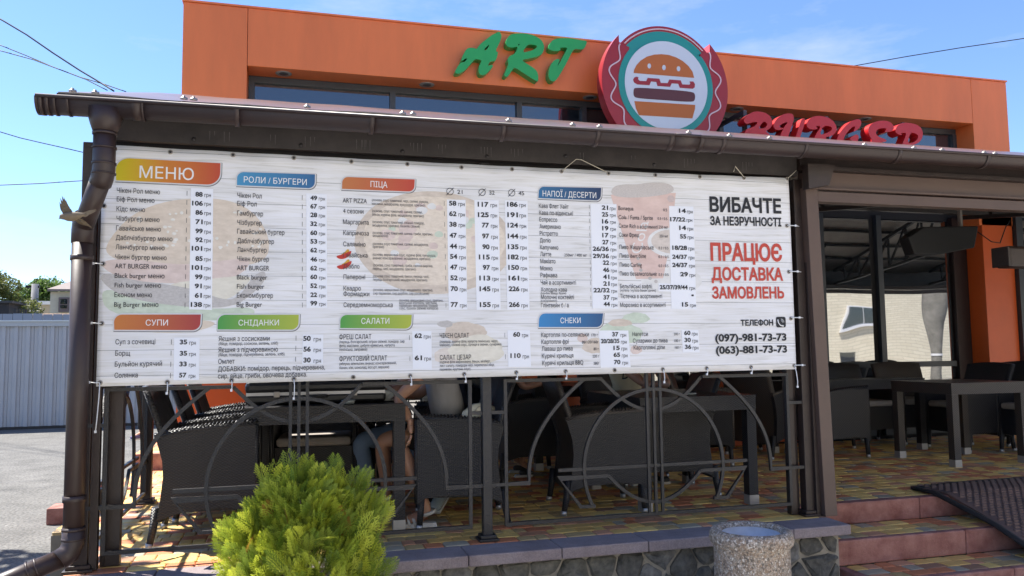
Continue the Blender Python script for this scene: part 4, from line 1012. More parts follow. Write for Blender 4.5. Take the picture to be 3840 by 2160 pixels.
# notice at the right end
T = TX()
T.t('c6', 203, 150, 743, 112, 'ВИБАЧТЕ', .048).t('c6', 206, 250, 743, 66, 'ЗА НЕЗРУЧНОСТІ', .040).t('c6', 437, 1010, 682, 44, 'ТЕЛЕФОН', .030)
T.t('c6', 245, 1130, 782, 58, '(097)-981-73-73', .035).t('c6', 250, 1222, 787, 58, '(063)-881-73-73', .035).build('notice_line', ink_bold)
TX().t('c6', 210, 519, 750, 132, 'ПРАЦЮЄ', .048).t('c6', 218, 668, 757, 98, 'ДОСТАВКА', .046).t('c6', 222, 805, 765, 88, 'ЗАМОВЛЕНЬ', .046).build('notice_line', red_ink)
def rrect(c, x0, y0, x1, y1, r_):
    a, b2 = bp_(c, x0, y1), bp_(c, x1, y0); o = []
    for cx_, cz_, s0 in ((b2.x-r_, b2.z-r_, 0), (a.x+r_, b2.z-r_, 90), (a.x+r_, a.z+r_, 180), (b2.x-r_, a.z+r_, 270)):
        for k in range(5): o.append(Vector((cx_+r_*math.cos(R(s0+k*22.5)), YB, cz_+r_*math.sin(R(s0+k*22.5)))))
    return o
ph = flat('phone_icon', rrect('c6', 705, 942, 775, 1022, .012), ink_bold, .0022)
p = bp_('c6', 738, 985)
MB().tube([(p.x-.020, YB-.0032, p.z+.018), (p.x-.016, YB-.0032, p.z-.002), (p.x-.002, YB-.0032, p.z-.018), (p.x+.020, YB-.0032, p.z-.022)], [.006, .0035, .0035, .006], 6, flat=.1).build('handset_mark', white_ink, ph)
for q in (.010, .016, .022):
    MB().tube([(p.x+.002+q*math.cos(R(a)), YB-.0032, p.z+.0+q*math.sin(R(a))) for a in (0, 22, 45, 67, 90)], .0012, 4, flat=.3).build('signal_mark', white_ink, ph)
# script on the cup (pale, sideways)
cu_m = fade('print_script', (.85, .80, .78), .55)
V, Fc = glyphs('Cola', .0)
mbx = MB(); pa = bp_('d', 1612, 640)
mbx.add([(pa.x-v[1]*.10+.12*v[0]*.25, YB-.0014, pa.z+v[0]*.105) for v in V], Fc); mbx.build('cup_script_print', cu_m, ban)

# grommets and cable ties
gm = MB().lathe([(0.0, .0035), (.0065, .0035), (.0066, .004), (.012, .004), (.0125, .0)], n=12, mi=1)
gm.lathe([(0.0, .0042), (.0075, .0042)], n=12, mi=0)
gme = gm.mesh('grommet', [grommet_m, bolt_m])
grs = [('c1', 1285, 1147), ('c1', 1758, 1170), ('c1', 2217, 1192)]+[('c2', x, y) for x, y in ((75, 1220), (497, 1240), (905, 1264), (1287, 1278), (1660, 1294), (2015, 1309), (2370, 1321))]+[('c3', 130, 1333), ('c3', 463, 1342), ('c3', 790, 1348)]
grs += [('c4', 1263, 1435), ('c4', 1748, 1422), ('c4', 2218, 1411)]+[('c5', x, y) for x, y in ((90, 1398), (520, 1388), (927, 1375), (1320, 1362), (1692, 1353), (2062, 1345), (2425, 1338))]+[('c6', 180, 1330), ('c6', 515, 1322), ('c6', 840, 1310)]
grs += [('c4', 785, 105), ('c4', 778, 543), ('c4', 768, 992), ('c4', 755, 1440), ('c6', 785, 255), ('c6', 800, 602), ('c6', 815, 955)]
for c, x, y in grs:
    p = bp_(c, x, y); o = link_mesh('grommet', gme, ban); o.location = (p.x, YB+byoff(p.x, p.z)-.0005, p.z); o.rotation_euler = (R(90), 0, 0)
def tie(pts, r_=.0026, head=True):
    mb = MB().tube(pts, r_, 6)
    if head:
        a = Vector(pts[-1]); mb.box(a.x-.005, a.y-.004, a.z-.006, a.x+.005, a.y+.004, a.z+.006)
    mb.build('cable_tie', white_pl, ban)
for (c, x, y, L, bend) in (('c4', 755, 1440, .235, -.012), ('c4', 1263, 1435, .055, 0), ('c4', 1748, 1422, .05, 0), ('c4', 2218, 1411, .10, 0), ('c5', 520, 1388, .045, .004), ('c5', 927, 1375, .04, .006), ('c5', 1320, 1362, .035, 0), ('c5', 1692, 1353, .04, 0), ('c5', 2425, 1338, .075, .003), ('c6', 180, 1330, .035, -.004), ('c6', 515, 1322, .035, -.004), ('c6', 840, 1310, .13, .012)):
    p = bp_(c, x, y); tie([(p.x, YB-.006, p.z), (p.x+bend*.3+.003, YB-.012, p.z-L*.3), (p.x+bend*.8+.003, YB-.013, p.z-L*.75), (p.x+bend, YB-.010, p.z-L)])
for (c, x0, x1, y) in (('c4', 705, 778, 543), ('c4', 690, 768, 992), ('c4', 675, 755, 1440)):
    a, b2 = bp_(c, x0, y-3), bp_(c, x1, y); tie([(b2.x, YB-.006, b2.z), ((a.x+b2.x)/2, YB-.012, (a.z+b2.z)/2), (a.x, YB-.006, a.z)])
for (x0, x1, y) in ((785, 900, 254), (800, 915, 600), (815, 930, 948), (840, 948, 1307)):
    a, b2 = bp_('c6', x0, y), bp_('c6', x1, y); tie([(a.x, YB-.006, a.z), ((a.x+b2.x)/2, YB-.012, a.z), (b2.x, YB+.03, b2.z)], .0028, False); tie([((a.x+b2.x)/2-.002, YB-.012, a.z-.002), ((a.x+b2.x)/2, YB-.012, a.z)])
rope = mat('pale_rope', (.55, .50, .40), .8)
def rp(pts, r_=.0022):
    MB().tube(pts, r_, 5).build('tie_cord', rope, ban)
a, t0, b2 = bp_('c2', 1660, 1294), bp_('c2', 1768, 1205), bp_('c2', 2000, 1300)
rp([(a.x, YB-.005, a.z), (t0.x, YB-.012, t0.z), (t0.x+.03, YB-.014, t0.z-.002), (b2.x, YB-.006, b2.z)])
a, t0 = bp_('c3', 463, 1342), bp_('c3', 390, 1258); rp([(a.x, YB-.005, a.z), (t0.x, YB-.01, t0.z), (t0.x-.012, YB-.01, t0.z-.035)])
a, t0 = bp_('c3', 790, 1348), bp_('c3', 850, 1290); rp([(a.x, YB-.005, a.z), (t0.x, YB-.01, t0.z)])

# ------------------------------------------------------------------ the restaurant
bld = empty('restaurant_building', (0, 7.7, 0), 0, 'orange restaurant building with a wide boxed facade frame above the canopy', 'building')
bld.location = (0, 0, 0)
FX0, FX1, FT, FS = -1.0, 8.575, 4.82, 4.258
FY = 7.70; WY = 8.0
MB().box(FX0, FY, 3.0, -0.432, WY+.3, FT-.002).build('facade_panel', orange, bld, bevel=.004)
MB().box(-0.428, FY, FS, 8.028, WY+.3, FT-.001).build('facade_panel', orange, bld, bevel=.004)
MB().box(8.032, FY, 3.0, FX1, WY+.3, FT-.002).build('facade_panel', orange, bld, bevel=.004)
MB().box(FX0-.01, FY-.012, FT, FX1+.01, WY+.35, FT+.018).build('parapet_flashing', orange, bld)
MB().box(FX0+.05, WY+.3, 0.0, FX1-.05, 14.0, 4.6).build('building_body', mat('pale_render', (.45, .40, .34), .85, var=.1), bld)
# upper window band
MB().box(-0.428, WY-.03, 4.19, 8.03, WY+.04, FS-.003).build('window_head', frame_m, bld)
MB().box(-0.428, WY-.05, 3.42, 8.03, WY+.04, 3.50).build('window_sill', frame_m, bld)
mul = [-0.40, 0.97, 2.315, 3.05, 4.72, 6.4, 8.0]
for x in mul: MB().box(x-.028, WY-.04, 3.5, x+.028, WY+.035, 4.189).build('mullion', frame_m, bld)
for a, c in zip(mul[:-1], mul[1:]):
    MB().box(a+.028, WY, 3.5, c-.028, WY+.012, 4.189).build('window_pane', glass_up, bld)
# dark blind section
MB().box(3.08, WY-.006, 3.5, 4.68, WY-.002, 4.16).build('dark_panel', dark_steel, bld)
# soffit spots
sp_m = mat('spot_ring', (.45, .45, .45), .3, metal=.6); sp_g = mat('spot_lens', (.10, .10, .11), .2)
for x in (1.30, 3.07, 4.85, 6.57, -0.1):
    o = MB().lathe([(.045, 0), (.075, 0), (.078, .003), (.075, .008), (.06, .012), (.045, .008)], n=20).build('soffit_spot', sp_m, bld); o.location = (x, 7.84, FS-.006)
    o2 = MB().lathe([(0, .004), (.046, .004)], n=20).build('lens', sp_g, o)
# ground floor glazing with orange pilasters
MB().box(-1.0, FY-.03, 3.12, 9.3, FY+.04, 3.40).build('transom_beam', dark_steel, bld)
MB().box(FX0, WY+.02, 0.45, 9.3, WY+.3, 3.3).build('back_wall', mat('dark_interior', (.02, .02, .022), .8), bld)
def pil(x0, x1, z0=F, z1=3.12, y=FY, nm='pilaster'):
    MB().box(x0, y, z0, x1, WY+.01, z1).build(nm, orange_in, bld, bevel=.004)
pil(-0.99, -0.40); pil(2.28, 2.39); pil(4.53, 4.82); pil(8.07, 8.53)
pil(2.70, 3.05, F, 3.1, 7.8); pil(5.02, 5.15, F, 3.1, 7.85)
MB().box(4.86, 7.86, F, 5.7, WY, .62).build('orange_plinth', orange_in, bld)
gl = [(-.36, 1.0), (1.0, 2.26), (3.08, 4.5), (5.18, 5.95), (5.99, 6.70), (6.80, 7.86)]
for a, c in gl:
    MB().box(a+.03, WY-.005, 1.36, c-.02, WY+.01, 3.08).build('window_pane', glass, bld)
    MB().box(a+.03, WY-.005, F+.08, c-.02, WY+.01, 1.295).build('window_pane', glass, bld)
    MB().box(a-.04, WY-.045, F, a+.03, WY+.015, 3.12).build('mullion', frame_m, bld)
    MB().box(a+.03, WY-.04, 1.295, c-.02, WY+.015, 1.36).build('window_rail', frame_m, bld)
    MB().box(a+.03, WY-.04, F, c-.02, WY+.015, F+.08).build('window_rail', frame_m, bld)
MB().box(7.86, WY-.06, F, 8.062, WY+.016, 3.12).build('wide_jamb', mat('dark_maroon_frame', (.022, .010, .010), .5), bld)
MB().box(8.54, WY-.35, F, 8.64, WY-.2, 3.3).build('mullion', frame_m, bld)
MB().box(8.66, WY-.2, F, 10.5, WY-.18, 3.1).build('window_pane', glass, bld)

# ------------------------------------------------------------------ sign letters
green = mat('green_letter', (.014, .36, .085), .38, coat=.2); red_l = mat('red_letter', (.50, .010, .016), .38, coat=.2)
def letter(name, key, outl, holes, y, depth, mt, parent, ext=None):
    o_ = smooth_ring([P(key, a, c, 1, y) for a, c in outl], 2)
    h_ = [smooth_ring([P(key, a, c, 1, y) for a, c in h], 1) for h in holes]
    return poly_face(name, o_, h_, mt, parent, depth)
art = empty('green_letter_sign', (0, 0, 0), 0, 'green brush script letters ART mounted on the orange facade', 'sign')
AY = 7.60
letter('letter', 'art', [(915, 162), (950, 215), (940, 290), (905, 370), (850, 478), (885, 490), (890, 520), (870, 600), (845, 640), (770, 648), (755, 655), (725, 718), (790, 695), (815, 712), (800, 745), (730, 820), (690, 855), (640, 868), (600, 855), (575, 810), (580, 740), (600, 690), (635, 622), (525, 605), (490, 640), (440, 700), (360, 790), (300, 830), (235, 848), (205, 830), (200, 800), (250, 710), (300, 655), (355, 655), (375, 625), (405, 592), (360, 600), (320, 635), (300, 635), (305, 600), (335, 530), (380, 450), (430, 422), (525, 432), (545, 450), (600, 370), (700, 290), (800, 215), (880, 175)],
       [[(765, 355), (655, 460), (710, 463)]], AY, .10, green, art)
letter('letter', 'art', [(1130, 200), (1270, 190), (1400, 205), (1520, 245), (1600, 310), (1635, 390), (1630, 460), (1600, 530), (1520, 570), (1400, 600), (1270, 620), (1330, 665), (1450, 740), (1520, 800), (1540, 870), (1540, 960), (1515, 965), (1420, 910), (1300, 830), (1155, 735), (1110, 800), (1060, 880), (1020, 900), (990, 870), (990, 850), (1065, 685), (1045, 650), (1045, 610), (1080, 550), (1160, 530), (1220, 400), (1140, 422), (1080, 420), (1030, 395), (1015, 340), (1040, 270), (1080, 220)],
       [[(1365, 370), (1480, 375), (1525, 400), (1500, 440), (1400, 480), (1280, 505)], [(1205, 370), (1245, 365), (1225, 392)]], AY, .10, green, art)
letter('letter', 'art', [(2325, 312), (2310, 380), (2280, 440), (2230, 455), (2110, 440), (2060, 540), (1990, 680), (1900, 840), (1830, 945), (1790, 968), (1740, 960), (1710, 910), (1700, 840), (1720, 740), (1770, 650), (1830, 605), (1880, 605), (1885, 625), (1840, 740), (1900, 640), (1975, 500), (2015, 420), (1930, 420), (1880, 435), (1910, 462), (1850, 480), (1770, 475), (1710, 450), (1705, 400), (1740, 330), (1800, 285), (1900, 270), (2000, 268), (2120, 280), (2230, 305)],
       [], AY, .10, green, art)
bur = empty('red_letter_sign', (0, 0, 0), 0, 'red brush script letters BURGER half hidden behind the canopy roof', 'sign')
BY = 7.25; BD = .13
letter('letter', 'bur', [(340, 125), (430, 140), (500, 180), (532, 250), (528, 310), (490, 355), (440, 378), (500, 420), (520, 480), (490, 560), (400, 620), (280, 640), (200, 600), (150, 480), (185, 390), (200, 352), (280, 330), (330, 295), (345, 262), (290, 262), (240, 280), (190, 285), (165, 250), (175, 215), (220, 170), (280, 135)],
       [[(415, 255), (445, 262), (468, 290), (452, 325), (410, 345), (350, 345)], [(400, 420), (450, 470), (400, 560), (300, 580), (330, 480)]], BY, BD, red_l, bur)
letter('letter', 'bur', [(925, 205), (950, 230), (940, 290), (895, 420), (850, 560), (760, 640), (650, 640), (600, 580), (620, 480), (645, 400), (690, 310), (735, 265), (690, 268), (630, 300), (618, 330), (685, 345), (630, 365), (575, 362), (545, 330), (548, 280), (590, 215), (660, 165), (730, 152), (790, 160), (805, 200), (798, 260), (765, 350), (735, 440), (720, 520), (740, 560), (790, 540), (830, 450), (860, 350), (890, 250)], [], BY, BD, red_l, bur)
letter('letter', 'bur', [(1060, 190), (1130, 182), (1230, 200), (1310, 250), (1345, 320), (1350, 360), (1320, 420), (1250, 450), (1190, 452), (1300, 560), (1380, 650), (1300, 660), (1200, 560), (1130, 470), (1060, 620), (1010, 620), (1075, 430), (1155, 315), (1100, 312), (1080, 322), (1115, 345), (1060, 362), (1000, 350), (965, 315), (970, 260), (1010, 215)],
       [[(1175, 312), (1260, 312), (1295, 340), (1270, 380), (1200, 410), (1130, 430)]], BY, BD, red_l, bur)
letter('letter', 'bur', [(1610, 222), (1655, 235), (1665, 280), (1645, 330), (1600, 370), (1555, 390), (1590, 325), (1560, 315), (1500, 370), (1450, 440), (1430, 500), (1450, 560), (1520, 560), (1555, 500), (1500, 480), (1580, 420), (1620, 425), (1630, 460), (1610, 520), (1560, 620), (1440, 650), (1350, 600), (1345, 520), (1360, 450), (1400, 380), (1460, 310), (1530, 250)], [], BY, BD, red_l, bur)
letter('letter', 'bur', [(1930, 240), (2020, 255), (2070, 300), (2080, 350), (2040, 385), (1980, 388), (1955, 392), (1990, 345), (1930, 340), (1870, 352), (1845, 385), (1855, 430), (1900, 460), (1970, 480), (1990, 510), (1900, 520), (1850, 560), (1900, 600), (1980, 560), (2010, 580), (1950, 650), (1820, 660), (1740, 600), (1760, 540), (1800, 500), (1770, 440), (1745, 380), (1760, 310), (1830, 260)], [], BY, BD, red_l, bur)
letter('letter', 'bur', [(2200, 270), (2300, 275), (2400, 310), (2440, 370), (2445, 440), (2420, 500), (2360, 545), (2290, 555), (2400, 650), (2440, 720), (2350, 720), (2250, 620), (2180, 720), (2110, 720), (2175, 560), (2245, 400), (2180, 400), (2160, 412), (2190, 425), (2150, 430), (2095, 395), (2095, 340), (2140, 290)],
       [[(2285, 395), (2350, 405), (2390, 440), (2370, 490), (2320, 525), (2245, 535)]], BY, BD, red_l, bur)
for x, y in ((168, 65), (1205, 145), (2178, 220)):
    p = P('bur', x, y, 1, 7.42); MB().box(p.x-.02, 7.40, 3.6, p.x+.02, 7.44, 4.10).box(p.x-.02, 7.44, 4.06, p.x+.02, 7.98, 4.10).build('bracket', frame_m, bur)
# burger disc
disc = empty('round_burger_sign', (3.715, 7.35, 4.265), 0, 'round burger logo sign with teal ring and red ribbon edge', 'sign')
DCX, DCZ = 3.715, 4.265
def ring_pts(r_, a0, a1, n=48, cx_=0, cz_=0, wob=0, wn=0, ph_=0):
    return [Vector((cx_+math.sin(R(a0+(a1-a0)*i/n))*(r_+wob*math.sin(R((a0+(a1-a0)*i/n))*wn+ph_)), 0, cz_+math.cos(R(a0+(a1-a0)*i/n))*(r_+wob*math.sin(R((a0+(a1-a0)*i/n))*wn+ph_)))) for i in range(n+1)]
red_s = mat('sign_red', (.33, .014, .026), .4, coat=.1); teal = mat('sign_teal', (.010, .27, .25), .4, coat=.1); wht = mat('sign_white', (.60, .66, .76), .35)
org_s = mat('sign_orange', (.48, .13, .025), .45); pat = mat('sign_patty', (.105, .025, .035), .45); pnk = mat('sign_pink_line', (.70, .52, .58), .4)
def dy(pts, y): return [Vector((p.x, y, p.z)) for p in pts]
poly_face('base_disc', dy(ring_pts(.645, -180, 179.9, 90), .0), [], red_s, disc, .10)
for s in (-1, 1):
    inner = ring_pts(.50, 150, 56, 12)
    q = ring_pts(.715, 46.5, 150, 34)+inner+[Vector((.405, 0, .375)), Vector((.515, 0, .405))]
    q = [Vector((p.x*s, 0, p.z)) for p in q]
    poly_face('ribbon', dy(q, -.03), [], red_s, disc, .13)
MB().tube([(p.x, -.004, p.z) for p in ring_pts(.612, -47, 47, 40)], .008, 6, flat=.35).build('pink_line', pnk, disc)
def wavy(s):
    pts = []
    for i in range(61):
        a = 52+98*i/60; r_ = .605+.040*math.cos((a-52)/98*math.pi*2*3.6+math.pi*.0)
        pts.append((s*math.sin(R(a))*r_, -.035, math.cos(R(a))*r_))
    return pts
for s in (-1, 1): MB().tube(wavy(s), .0085, 6, flat=.35).build('pink_wave', pnk, disc)
poly_face('teal_ring', dy(ring_pts(.585, -47, 47, 40), -.006)[::1]+dy(ring_pts(.535, 54, 306, 80), -.006), [], teal, disc, .03)
poly_face('teal_ring', dy(ring_pts(.535, 50, 310, 80), -.037), [dy(ring_pts(.46, 50, 310, 80), -.037)], teal, disc, .03)
poly_face('white_disc', dy(ring_pts(.468, -180, 179.9, 90), -.042), [], wht, disc, .03)
def DP(x, y, yo): 
    p = U(2220+x/3.292, 80+y/3.293, 1, 7.35-.045); return Vector((p.x-DCX, yo, p.z-DCZ))
def dface(nm, pts, mt, yo=-.045, holes=()):
    return poly_face(nm, [DP(x, y, yo) for x, y in pts], [[DP(x, y, yo) for x, y in h] for h in holes], mt, disc, .002)
def ell(cx_, cy_, rx, ry, a0=0, a1=360, n=20): return [(cx_+rx*math.cos(R(a0+(a1-a0)*i/n)), cy_+ry*math.sin(R(a0+(a1-a0)*i/n))) for i in range(n if a1-a0 == 360 else n+1)]
dface('bun_top', [(515, 637), (520, 600), (550, 540), (600, 485), (680, 435), (770, 410), (860, 405), (950, 415), (1040, 445), (1120, 490), (1190, 550), (1240, 620), (1262, 697)], org_s,
      holes=[ell(708, 550, 23, 33, n=12), ell(889, 570, 24, 34, n=12), ell(1069, 585, 24, 33, n=12)])
dface('bacon', [(575, 690), (568, 712), (590, 735), (670, 738), (688, 698), (832, 708), (850, 760), (935, 762), (955, 718), (1095, 728), (1115, 778), (1205, 782), (1215, 765), (1205, 742), (1250, 742), (1272, 775), (1268, 815), (1245, 832), (1085, 820), (1065, 770), (985, 765), (965, 808), (810, 798), (795, 748), (730, 742), (710, 788), (560, 778), (520, 755), (508, 720), (525, 690), (550, 684)], red_s)
dface('patty', smooth_ring([Vector((x, 0, y)) for x, y in ((513, 820), (560, 815), (900, 838), (1240, 868), (1274, 885), (1272, 960), (1250, 998), (1200, 995), (850, 970), (560, 948), (515, 925))], 1) and [(v.x, v.z) for v in smooth_ring([Vector((x, 0, y)) for x, y in ((513, 840), (535, 815), (900, 838), (1240, 868), (1274, 900), (1272, 970), (1240, 998), (850, 970), (550, 948), (513, 920))], 2)], pat)
dface('bun_bottom', [(523, 984), (1274, 1032), (1272, 1080), (1240, 1198), (580, 1158), (545, 1080)], org_s)
MB().box(-.04, .10, -.4, .04, .34, .3).build('sign_bracket', frame_m, disc)

# ------------------------------------------------------------------ furniture
def chair_proto(name, label, m_side, m_back, kind='a'):
    e = empty(name, (0, 0, 0), 0, label, 'chair', 'wicker armchairs on the terrace')
    # faces +X ; width in Y
    back_x = [(.14, -.245), (.25, -.225), (.40, -.215), (.53, -.242), (.64, -.278), (.75, -.32), (.85, -.362)]
    mb = MB(); W = .285; ny = 10; th = .03
    rows_ = []
    for z, x in back_x:
        row = []
        for j in range(ny+1):
            v = -1+2*j/ny; xx = x+.05*(v*v)*(1 if z > .3 else .3)*min(1, z); row.append((xx, v*W*(1+.05*(z-.14)), z+(.02*(1-v*v) if z > .84 else 0)))
        rows_.append(row)
    nr = len(rows_); vs = [p for r_ in rows_ for p in r_]+[(p[0]+th, p[1]*.94, p[2]) for r_ in rows_ for p in r_]
    K = nr*(ny+1); fs = []
    for i in range(nr-1):
        for j in range(ny):
            a = i*(ny+1)+j; fs.append((a, a+ny+1, a+ny+2, a+1)); fs.append((K+a, K+a+1, K+a+ny+2, K+a+ny+1))
    for j in range(ny): a = (nr-1)*(ny+1)+j; fs.append((a, K+a, K+a+1, a+1))
    for i in range(nr-1):
        a = i*(ny+1); fs.append((a, K+a, K+a+ny+1, a+ny+1)); a += ny; fs.append((a, a+ny+1, K+a+ny+1, K+a))
    mb.add(vs, fs, 0, True); mb.build('backrest', m_back, e, uv=True)
    for s in (-1, 1):
        sp = MB(); y0, y1 = (.255*s, .29*s) if s > 0 else (.29*s, .255*s)
        out = [(-.24, .15), (-.12, .185), (.08, .20), (.22, .185), (.265, .15), (.262, .40), (.265, .645), (.05, .635), (-.255, .60), (-.218, .47), (-.212, .38), (-.225, .25)]
        sp.prism(out, y0, y1); sp.build('side_panel', m_side, e, uv=True)
        am = MB().tube([(-.26, s*.273, .60), (-.1, s*.273, .628), (.05, s*.273, .640), (.262, s*.273, .652)], .020, 8, up=(0, 0, 1)).tube([(.268, s*.273, .645), (.268, s*.273, .16)], .014, 6, up=(1, 0, 0))
        # braid
        for k in range(26):
            x = -.25+k*.0202; zz = .60+(.052)*(1-((.26-x)/.52)**2)
            am.tube([(x, s*.273-.017, zz+.008), (x+.010, s*.273, zz+.023), (x+.020, s*.273+.017, zz+.008)], .0055, 4, up=(0, 0, 1))
        am.build('armrest', m_back, e, uv=True)
    MB().box(-.20, -.252, .18, .25, .252, .42).build('seat', m_side, e, uv=True)
    cu = MB().box(-.20, -.245, .422, .262, .245, .482).build('cushion', cushion_m, e, bevel=.022)
    for sx_ in (-1, 1):
        for sy in (-1, 1):
            x = -.245 if sx_ < 0 else .24; y = sy*.265; xo = -.03 if sx_ < 0 else .012
            lg = MB().tube([(x, y, .22), (x+xo*.5, y, .10), (x+xo, y, .02)], [.026, .022, .019], 6, up=(0, 1, 0)).build('leg', m_side, e, uv=True)
            MB().tube([(x+xo, y, .03), (x+xo*1.1, y, .001)], .020, 8, up=(0, 1, 0)).build('foot_tip', cap_m, lg)
    return e
ch0 = chair_proto('wicker_armchair', 'dark wicker armchair nearest the left corner post, facing right', wick, wick)
chb = chair_proto('wicker_armchair', 'dark wicker armchair with brown weave back right of the middle post, seen from behind', wick, wick_br)
def put(src, x, y, deg, label=None, first=[]):
    o = src if src not in first else copy_tree(src)
    if src not in first: first.append(src)
    o.location = (x, y, F); o.rotation_euler = (0, 0, R(deg))
    if label: o['label'] = label
    return o
put(ch0, -0.455, 5.02, 0)
put(ch0, -0.42, 5.70, 2, 'second armchair of the left row, its sunlit armrest behind the nearest chair')
put(ch0, -0.40, 6.42, 0, 'third armchair of the left row, deepest in beside the orange pilaster')
put(ch0, 0.17, 5.80, -95, 'armchair with pale cushion pushed under the far side of the left table')
put(ch0, 1.02, 4.97, 172, 'wicker armchair of the person in the grey shirt beside the middle post')
put(ch0, 1.17, 5.72, 180, 'armchair behind the grey-shirted person, turned to the left table')
put(chb, 1.98, 5.08, -8)
put(ch0, 2.68, 5.42, 172, 'armchair on the right side of the middle table, side panel to the camera')
put(chb, 1.93, 6.55, -5, 'armchair of the child in white shorts beyond the middle bay')
put(chb, 2.70, 6.28, -90, 'armchair of the person in the lettered beige shirt facing the street')
put(chb, 4.50, 6.95, 20, 'brown wicker armchair by the orange pilaster behind the banner end')
put(chb, 3.70, 6.75, -30, 'armchair between the pilaster chair and the middle table, mostly hidden')
put(ch0, 5.02, 6.72, 0, 'armchair just inside the entrance, left of the back table')
put(ch0, 5.85, 7.30, -90, 'armchair against the glazing behind the back table')
put(ch0, 6.62, 6.62, 178, 'armchair between the back table and the front right table')
put(chb, 6.60, 7.33, -100, 'brown wicker armchair back below the mirrored window, near its centre')
put(ch0, 7.38, 6.9, 180, 'armchair in front of the right orange pilaster')
put(ch0, 6.95, 6.05, 178, 'armchair at the right edge of the picture behind the table leg')

def table(name, label, x0, x1, y0, y1, zt, mt=wick):
    e = empty(name, ((x0+x1)/2, (y0+y1)/2, F), 0, label, 'table', 'dark wicker tables on the terrace')
    hx, hy, h = (x1-x0)/2, (y1-y0)/2, zt-F
    MB().box(-hx, -hy, h-.095, hx, hy, h-.008).build('apron', mt, e, uv=True)
    MB().box(-hx-.004, -hy-.004, h-.0075, hx+.004, hy+.004, h+.004).build('table_top', mt, e, uv=True)
    for sx_ in (-1, 1):
        for sy in (-1, 1):
            cx_, cy_ = sx_*(hx-.036), sy*(hy-.036)
            lg = MB().box(cx_-.034, cy_-.034, .06, cx_+.034, cy_+.034, h-.096).build('leg', mt, e, uv=True)
            MB().box(cx_-.0355, cy_-.0355, .0, cx_+.0355, cy_+.0355, .062).build('foot_cap', cap_m, lg)
    return e
table('wicker_table', 'dark wicker table under the black case, left bay', -0.25, 0.655, 4.76, 5.80, 1.235)
table('wicker_table', 'dark wicker table further back in the left bay', -0.2, 0.60, 5.95, 6.75, 1.235)
table('wicker_table', 'dark wicker table behind the right railing panel', 2.18, 3.03, 4.79, 5.75, 1.225)
table('wicker_table', 'dark wicker table deep in the middle bay by the child', 2.06, 2.95, 6.72, 7.45, 1.225)
table('wicker_table', 'near dark wicker table at the right edge inside the entrance', 5.50, 6.32, 5.66, 6.38, 1.215, wick_br)
table('wicker_table', 'long dark wicker table inside the entrance, left of the near one', 4.62, 6.21, 6.73, 7.10, 1.215)

# things on the left table
case_m = mat('black_case', (.012, .012, .014), .35, var=.2, bump=.1)
case = empty('hard_case', (.15, 5.10, 1.245), 0, 'black hard carrying case with metal latch lying on the left table', 'case')
MB().box(-.41, -.17, .0, .41, .17, .06).build('case_base', case_m, case, bevel=.018)
MB().box(-.412, -.172, .063, .412, .172, .135).build('case_lid', case_m, case, bevel=.025)
MB().box(-.405, -.166, .05, .405, .166, .07).build('case_seam', cap_m, case)
for x in (-.25, .2): MB().box(x, -.180, .040, x+.035, -.171, .075).build('latch', bolt_m, case, bevel=.003)
MB().tube([(-.06, -.176, .045), (-.05, -.20, .045), (.05, -.20, .045), (.06, -.176, .045)], .008, 8).build('handle', case_m, case)
cupm = mat('white_porcelain', (.62, .64, .60), .25)
cup = empty('coffee_cup', (.575, 5.02, 1.241), 0, 'white coffee cup on its saucer beside the black case', 'cup')
MB().lathe([(.0, .008), (.028, .008), (.030, .015), (.045, .035), (.052, .07), (.0495, .07), (.042, .035), (.0, .02)], n=24).build('bowl', cupm, cup)
MB().tube([(.048, 0, .058), (.068, 0, .058), (.072, 0, .04), (.060, 0, .028), (.044, 0, .030)], .0045, 6).build('handle', cupm, cup)
MB().lathe([(0, .002), (.04, .002), (.070, .010), (.071, .013), (.04, .007), (0, .006)], n=24).build('saucer', cupm, cup)
ash = MB().lathe([(0, .0), (.035, 0), (.042, .022), (.036, .022), (.030, .006), (0, .006)], n=18).build('ashtray', mat('ashtray_glass', (.3, .32, .3), .15)); ash.location = (.33, 4.86, 1.241)
tag(ash, 'small glass ashtray on the near edge of the left table', 'ashtray')
sau = MB().lathe([(0, .0), (.035, 0), (.05, .01), (.05, .013), (.03, .006), (0, .006)], n=18).build('saucer', cupm); sau.location = (2.62, 4.95, 1.231)
tag(sau, 'white saucer on the table behind the right railing panel', 'saucer')

# ------------------------------------------------------------------ hanging speaker, right box beam
spk_m = mat('speaker_black', (.004, .004, .005), .6)
spk = empty('loudspeaker', (5.4, 5.5, 2.45), 0, 'black angular loudspeaker hanging under the canopy inside the entrance', 'loudspeaker')
mb = MB(); 
pf = [P('c6', x, y, 1, 5.5) for x, y in ((1705, 340), (1752, 470), (1950, 470), (2205, 420), (2235, 255), (1820, 262))]
mb.prism([(p.x-5.4, p.z-2.45) for p in pf][::-1], 0, .12); mb.build('cabinet', spk_m, spk, bevel=.01)
p = P('c6', 2090, 205, 1, 5.6); MB().box(p.x-5.4-.012, .08, .10, p.x-5.4+.012, .11, .5).box(p.x-5.4-.10, .02, .105, p.x-5.4+.10, .2, .12).build('bracket', bolt_m, spk)
cb = MB().tube([P('c6', x, y, 1, 6.4) for x, y in ((2225, 300), (2330, 375), (2395, 385), (2440, 260), (2470, 215))], .005, 6).build('cable', spk_m, None)
tag(cb, 'thin dark cable looping from the loudspeaker across the orange pilaster', 'cable')
bb = empty('heater_box', (0, 0, 0), 0, 'dark brown box beam cut by the right picture edge', 'beam')
MB().box(5.44, 4.95, 2.155, 7.2, 5.10, 2.325).build('box_body', brown_post, bb, bevel=.025)
